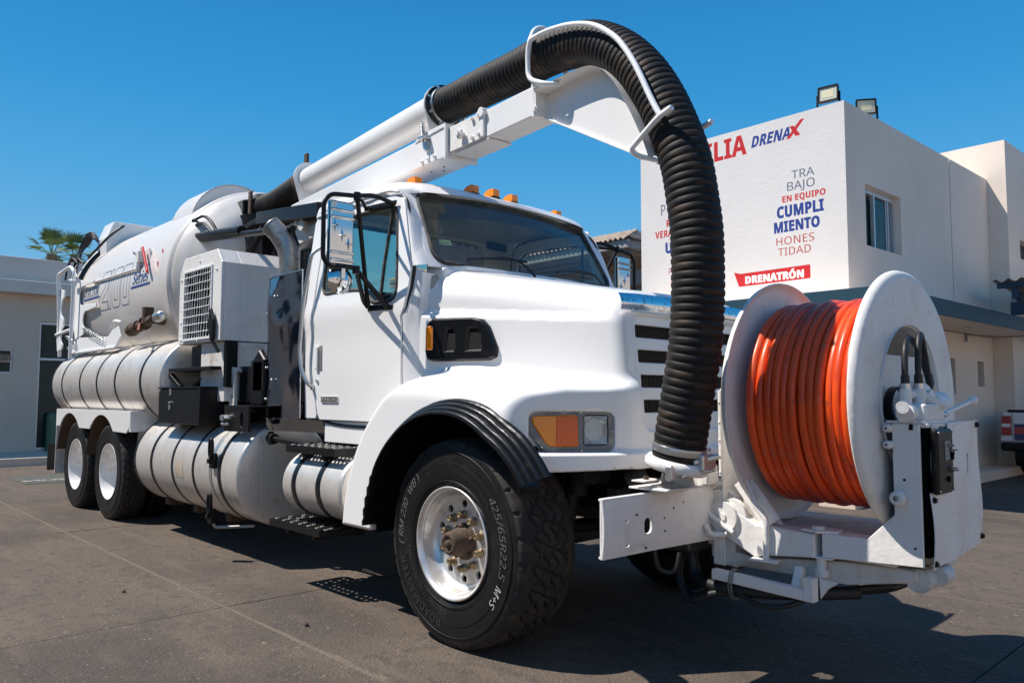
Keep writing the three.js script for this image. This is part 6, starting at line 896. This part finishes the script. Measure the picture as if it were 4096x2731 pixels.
  P(fr, 'gusset', [extXY([[1.235, .72], [1.44, .72], [1.235, 1.0]], [], .30, .312, .002)], M.worn);
  // control box on the near end
  const c = P(fr, 'side_panel', [deform(tess(extYZ([[-.30, .655], [.335, .615], [.335, .93], [.30, .93], [.30, 1.215], [.23, 1.215], [.23, 1.05], [.13, 1.05], [.13, 1.215], [-.285, 1.222]], [[[-.14, .985], [-.105, .985], [-.10, 1.075], [-.135, 1.075]]], 0, .004, 0), .04, 6), (x, y, z) => [2.112 + x + .005 * Math.sin(y * 14) * Math.cos(z * 11) + .006 * Math.sin(z * 23 + y * 9), y, z])], M.old);
  P(fr, 'end_box', [box(1.95, 2.10, .70, 1.20, -.27, .12, .006), box(1.93, 2.11, 1.20, 1.217, -.285, .34, .003)], M.old);
  P(fr, 'end_box_inside', box(2.02, 2.098, .66, 1.19, .125, .325, .003), M.void);
  P(fr, 'bolt', [[2.118, 1.20, -.27], [2.118, .685, -.285], [2.118, .90, .315], [2.118, .64, .32]].map(([x, y, z]) => [cyl([x - .004, y, z], [x + .004, y, z], .014, .014, 12), cyl([x + .004, y, z], [x + .012, y, z], .010, .010, 6)]).flat(), M.rubber);
  const cb = P(fr, 'control_panel', [extYZ(rrect(.16, .345, .925, 1.195, .014, 3), [], 2.118, 2.150, .010)], M.black);
  P(cb, 'data_plate', [extYZ(rrect(.215, .27, 1.065, 1.145, .003, 2), [], 2.1502, 2.1525, 0)], M.greyPlastic);
  P(cb, 'toggle_switch', [[1.105, .20], [1.125, .225], [1.03, .205], [1.02, .19]].map(([y, z]) => [cyl([2.149, y, z], [2.159, y, z], .009, .009, 6), cyl([2.159, y, z], [2.178, y + .001, z], .0032)]).flat(), M.steel);
  P(cb, 'knob', [[1.09, .18], [1.075, .185], [.985, .235]].map(([y, z]) => cyl([2.149, y, z], [2.157, y, z], .012, .012, 14)), M.void);
  P(cb, 'screw', [[.335, 1.18], [.17, 1.18], [.335, .94], [.17, .94], [.222, 1.138], [.263, 1.138], [.222, 1.072], [.263, 1.072]].map(([z, y]) => ball([2.151, y, z], .0045, 7)), M.zinc);
  P(fr, 'bushing', [1.195, 1.125].map((y) => [lathe([[.006, .03], [.016, .03], [.018, .0], [.006, 0]], [1.968, y, .362], [-.25, 0, 1], 18)]).flat(), M.old);
  P(fr, 'hose_coupling', [lathe([[.012, .045], [.028, .045], [.031, .035], [.031, .012], [.026, .0], [.012, .0]], [2.005, .905, .364], [-.1, 0, 1], 14), cyl([2.005, .905, .35], [2.005, .905, .395], .014)], M.old);
  P(fr, 'lug', [extXY([[2.045, 1.19], [2.06, 1.19], [2.062, 1.212], [2.05, 1.215]], [], .362, .37, .001), cyl([2.02, .98, .360], [2.02, .98, .3635], .006, .006, 10), cyl([2.055, .70, .36], [2.055, .70, .3635], .005, .005, 10)], M.void);
  // hydraulic valve on top
  const v = P(fr, 'hydraulic_valve', [box(1.985, 2.10, 1.225, 1.30, .07, .33, .012), cyl([2.04, 1.262, .39], [2.04, 1.262, .05], .038), cyl([1.99, 1.285, .30], [2.05, 1.285, .44], .026), box(2.0, 2.05, 1.22, 1.31, .32, .37, .008), cyl([2.03, 1.30, .345], [2.03, 1.362, .345], .024), cyl([2.03, 1.33, .345], [2.03, 1.345, .24], .018), cyl([2.045, 1.30, .235], [2.045, 1.365, .235], .026), new THREE.CylinderGeometry(.028, .028, .03, 6).translate(2.045, 1.345, .235), cyl([2.045, 1.34, .235], [2.10, 1.29, .12], .02), cyl([2.05, 1.215, .33], [2.05, 1.235, .33], .015), cyl([2.05, 1.215, .15], [2.05, 1.235, .15], .015), box(1.95, 2.10, 1.217, 1.228, .05, .36, .003), cyl([2.0, 1.285, .05], [1.98, 1.285, -.15], .05), cyl([1.98, 1.29, -.05], [1.98, 1.29, -.2], .065), box(1.95, 2.02, 1.24, 1.34, -.24, -.14, .015), ball([2.06, 1.262, .075], .03, 10)], M.old);
  P(v, 'nut', [new THREE.CylinderGeometry(.022, .022, .03, 6).translate(2.03, 1.37, .345), new THREE.CylinderGeometry(.022, .022, .03, 6).translate(2.045, 1.372, .235), cyl([2.075, 1.262, .11], [2.10, 1.25, .09], .016)], M.zinc);
  P(v, 'lever', [cyl([2.06, 1.235, .11], [2.14, 1.30, -.06], .012, .009), beam([2.085, 1.255, .06], [2.15, 1.308, -.08], .022, .016, .004), ball([2.158, 1.314, -.095], .021, 12), cyl([2.04, 1.22, .14], [2.08, 1.25, .09], .018)], M.white);
  P(v, 'shackle', [pipe([[2.06, 1.30, .10], [2.065, 1.24, .10], [2.065, 1.17, .10]], .008, .01, 7), pipe([[1.99, 1.30, -.17], [1.99, 1.26, -.23], [1.99, 1.30, -.25]], .008, .02, 7)], M.steel);
  const hose = (p) => sweep(smooth(p, 40), .0135, 12);
  P(fr, 'hydraulic_hose', [hose([[2.03, 1.37, .345], [2.03, 1.46, .345], [2.025, 1.54, .32], [2.01, 1.585, .24], [2.0, 1.56, .12], [1.99, 1.47, -.0], [1.98, 1.385, -.09]]), cyl([2.03, 1.37, .345], [2.03, 1.42, .345], .0175), cyl([1.99, 1.43, -.045], [1.98, 1.37, -.105], .0175)], M.cable);
  P(fr, 'hydraulic_hose', [hose([[2.045, 1.37, .235], [2.045, 1.47, .235], [2.043, 1.565, .215], [2.035, 1.605, .17], [2.02, 1.57, .10], [2.0, 1.47, -.0], [1.985, 1.37, -.08]].map(([x, y, z]) => [x, y, z])), cyl([2.045, 1.37, .235], [2.045, 1.425, .235], .018)], M.cable);
  P(fr, 'hose_fitting', [cyl([1.983, 1.39, -.085], [1.972, 1.33, -.125], .022), cyl([1.985, 1.37, -.06], [1.975, 1.31, -.10], .02), new THREE.CylinderGeometry(.026, .026, .03, 6).translate(1.975, 1.335, -.11)], M.zinc);
  // step bar with hose bundle underneath
  P(fr, 'step_bar', [beam([1.14, .465, .44], [1.62, .445, .44], .045, .05, .006), beam([1.635, .42, .44], [1.635, .525, .44], .05, .05, .006), beam([1.55, .46, .40], [1.55, .545, .36], .04, .04, .004), extXY([[1.66, .52], [1.75, .515], [1.70, .48], [1.665, .43]], [], .40, .41, .002)], M.old);
  P(truck, 'hose_bundle', [sweep(smooth([[.95, .56, .35], [1.0, .42, .38], [1.12, .40, .42], [1.3, .405, .42], [1.5, .42, .38], [1.75, .44, .2]], 40), .03, 10), sweep(smooth([[.9, .6, .3], [.92, .42, .42], [1.02, .32, .46], [1.15, .37, .44], [1.35, .40, .40], [1.6, .43, .3], [1.85, .47, .1]], 40), .018, 8), sweep(smooth([[.85, .62, .2], [.9, .40, .38], [1.0, .35, .42], [1.12, .42, .40], [1.05, .52, .30]], 40), .016, 8), sweep(smooth([[1.5, .41, .36], [1.7, .44, .22], [1.85, .46, .05], [1.9, .5, -.1]], 30), .02, 8), sweep(smooth([[1.25, .40, .44], [1.4, .36, .45], [1.5, .37, .42], [1.6, .42, .30]], 24), .012, 7)], M.cable);
  P(truck, 'cable_tie', [sweep(circ(0, 0, .05, 20, .07).map(([a, b]) => [1.245, .43 + b, .43 + a]), .004, 5, true), sweep(circ(0, 0, .05, 20, .07).map(([a, b]) => [1.26, .43 + b, .43 + a]), .004, 5, true)], M.greyPlastic);
  P(truck, 'front_underbody', [box(.75, 1.05, .55, .70, -.6, .5, .02), box(.55, .9, .5, .62, -.35, .25, .05), cyl([.6, .56, .62], [.95, .60, .55], .025), sweep(smooth([[.9, .58, .6], [.95, .48, .62], [1.0, .47, .58], [1.02, .56, .55]], 16), .012, 7)], M.dark);
}
renderer.render(scene, camera);
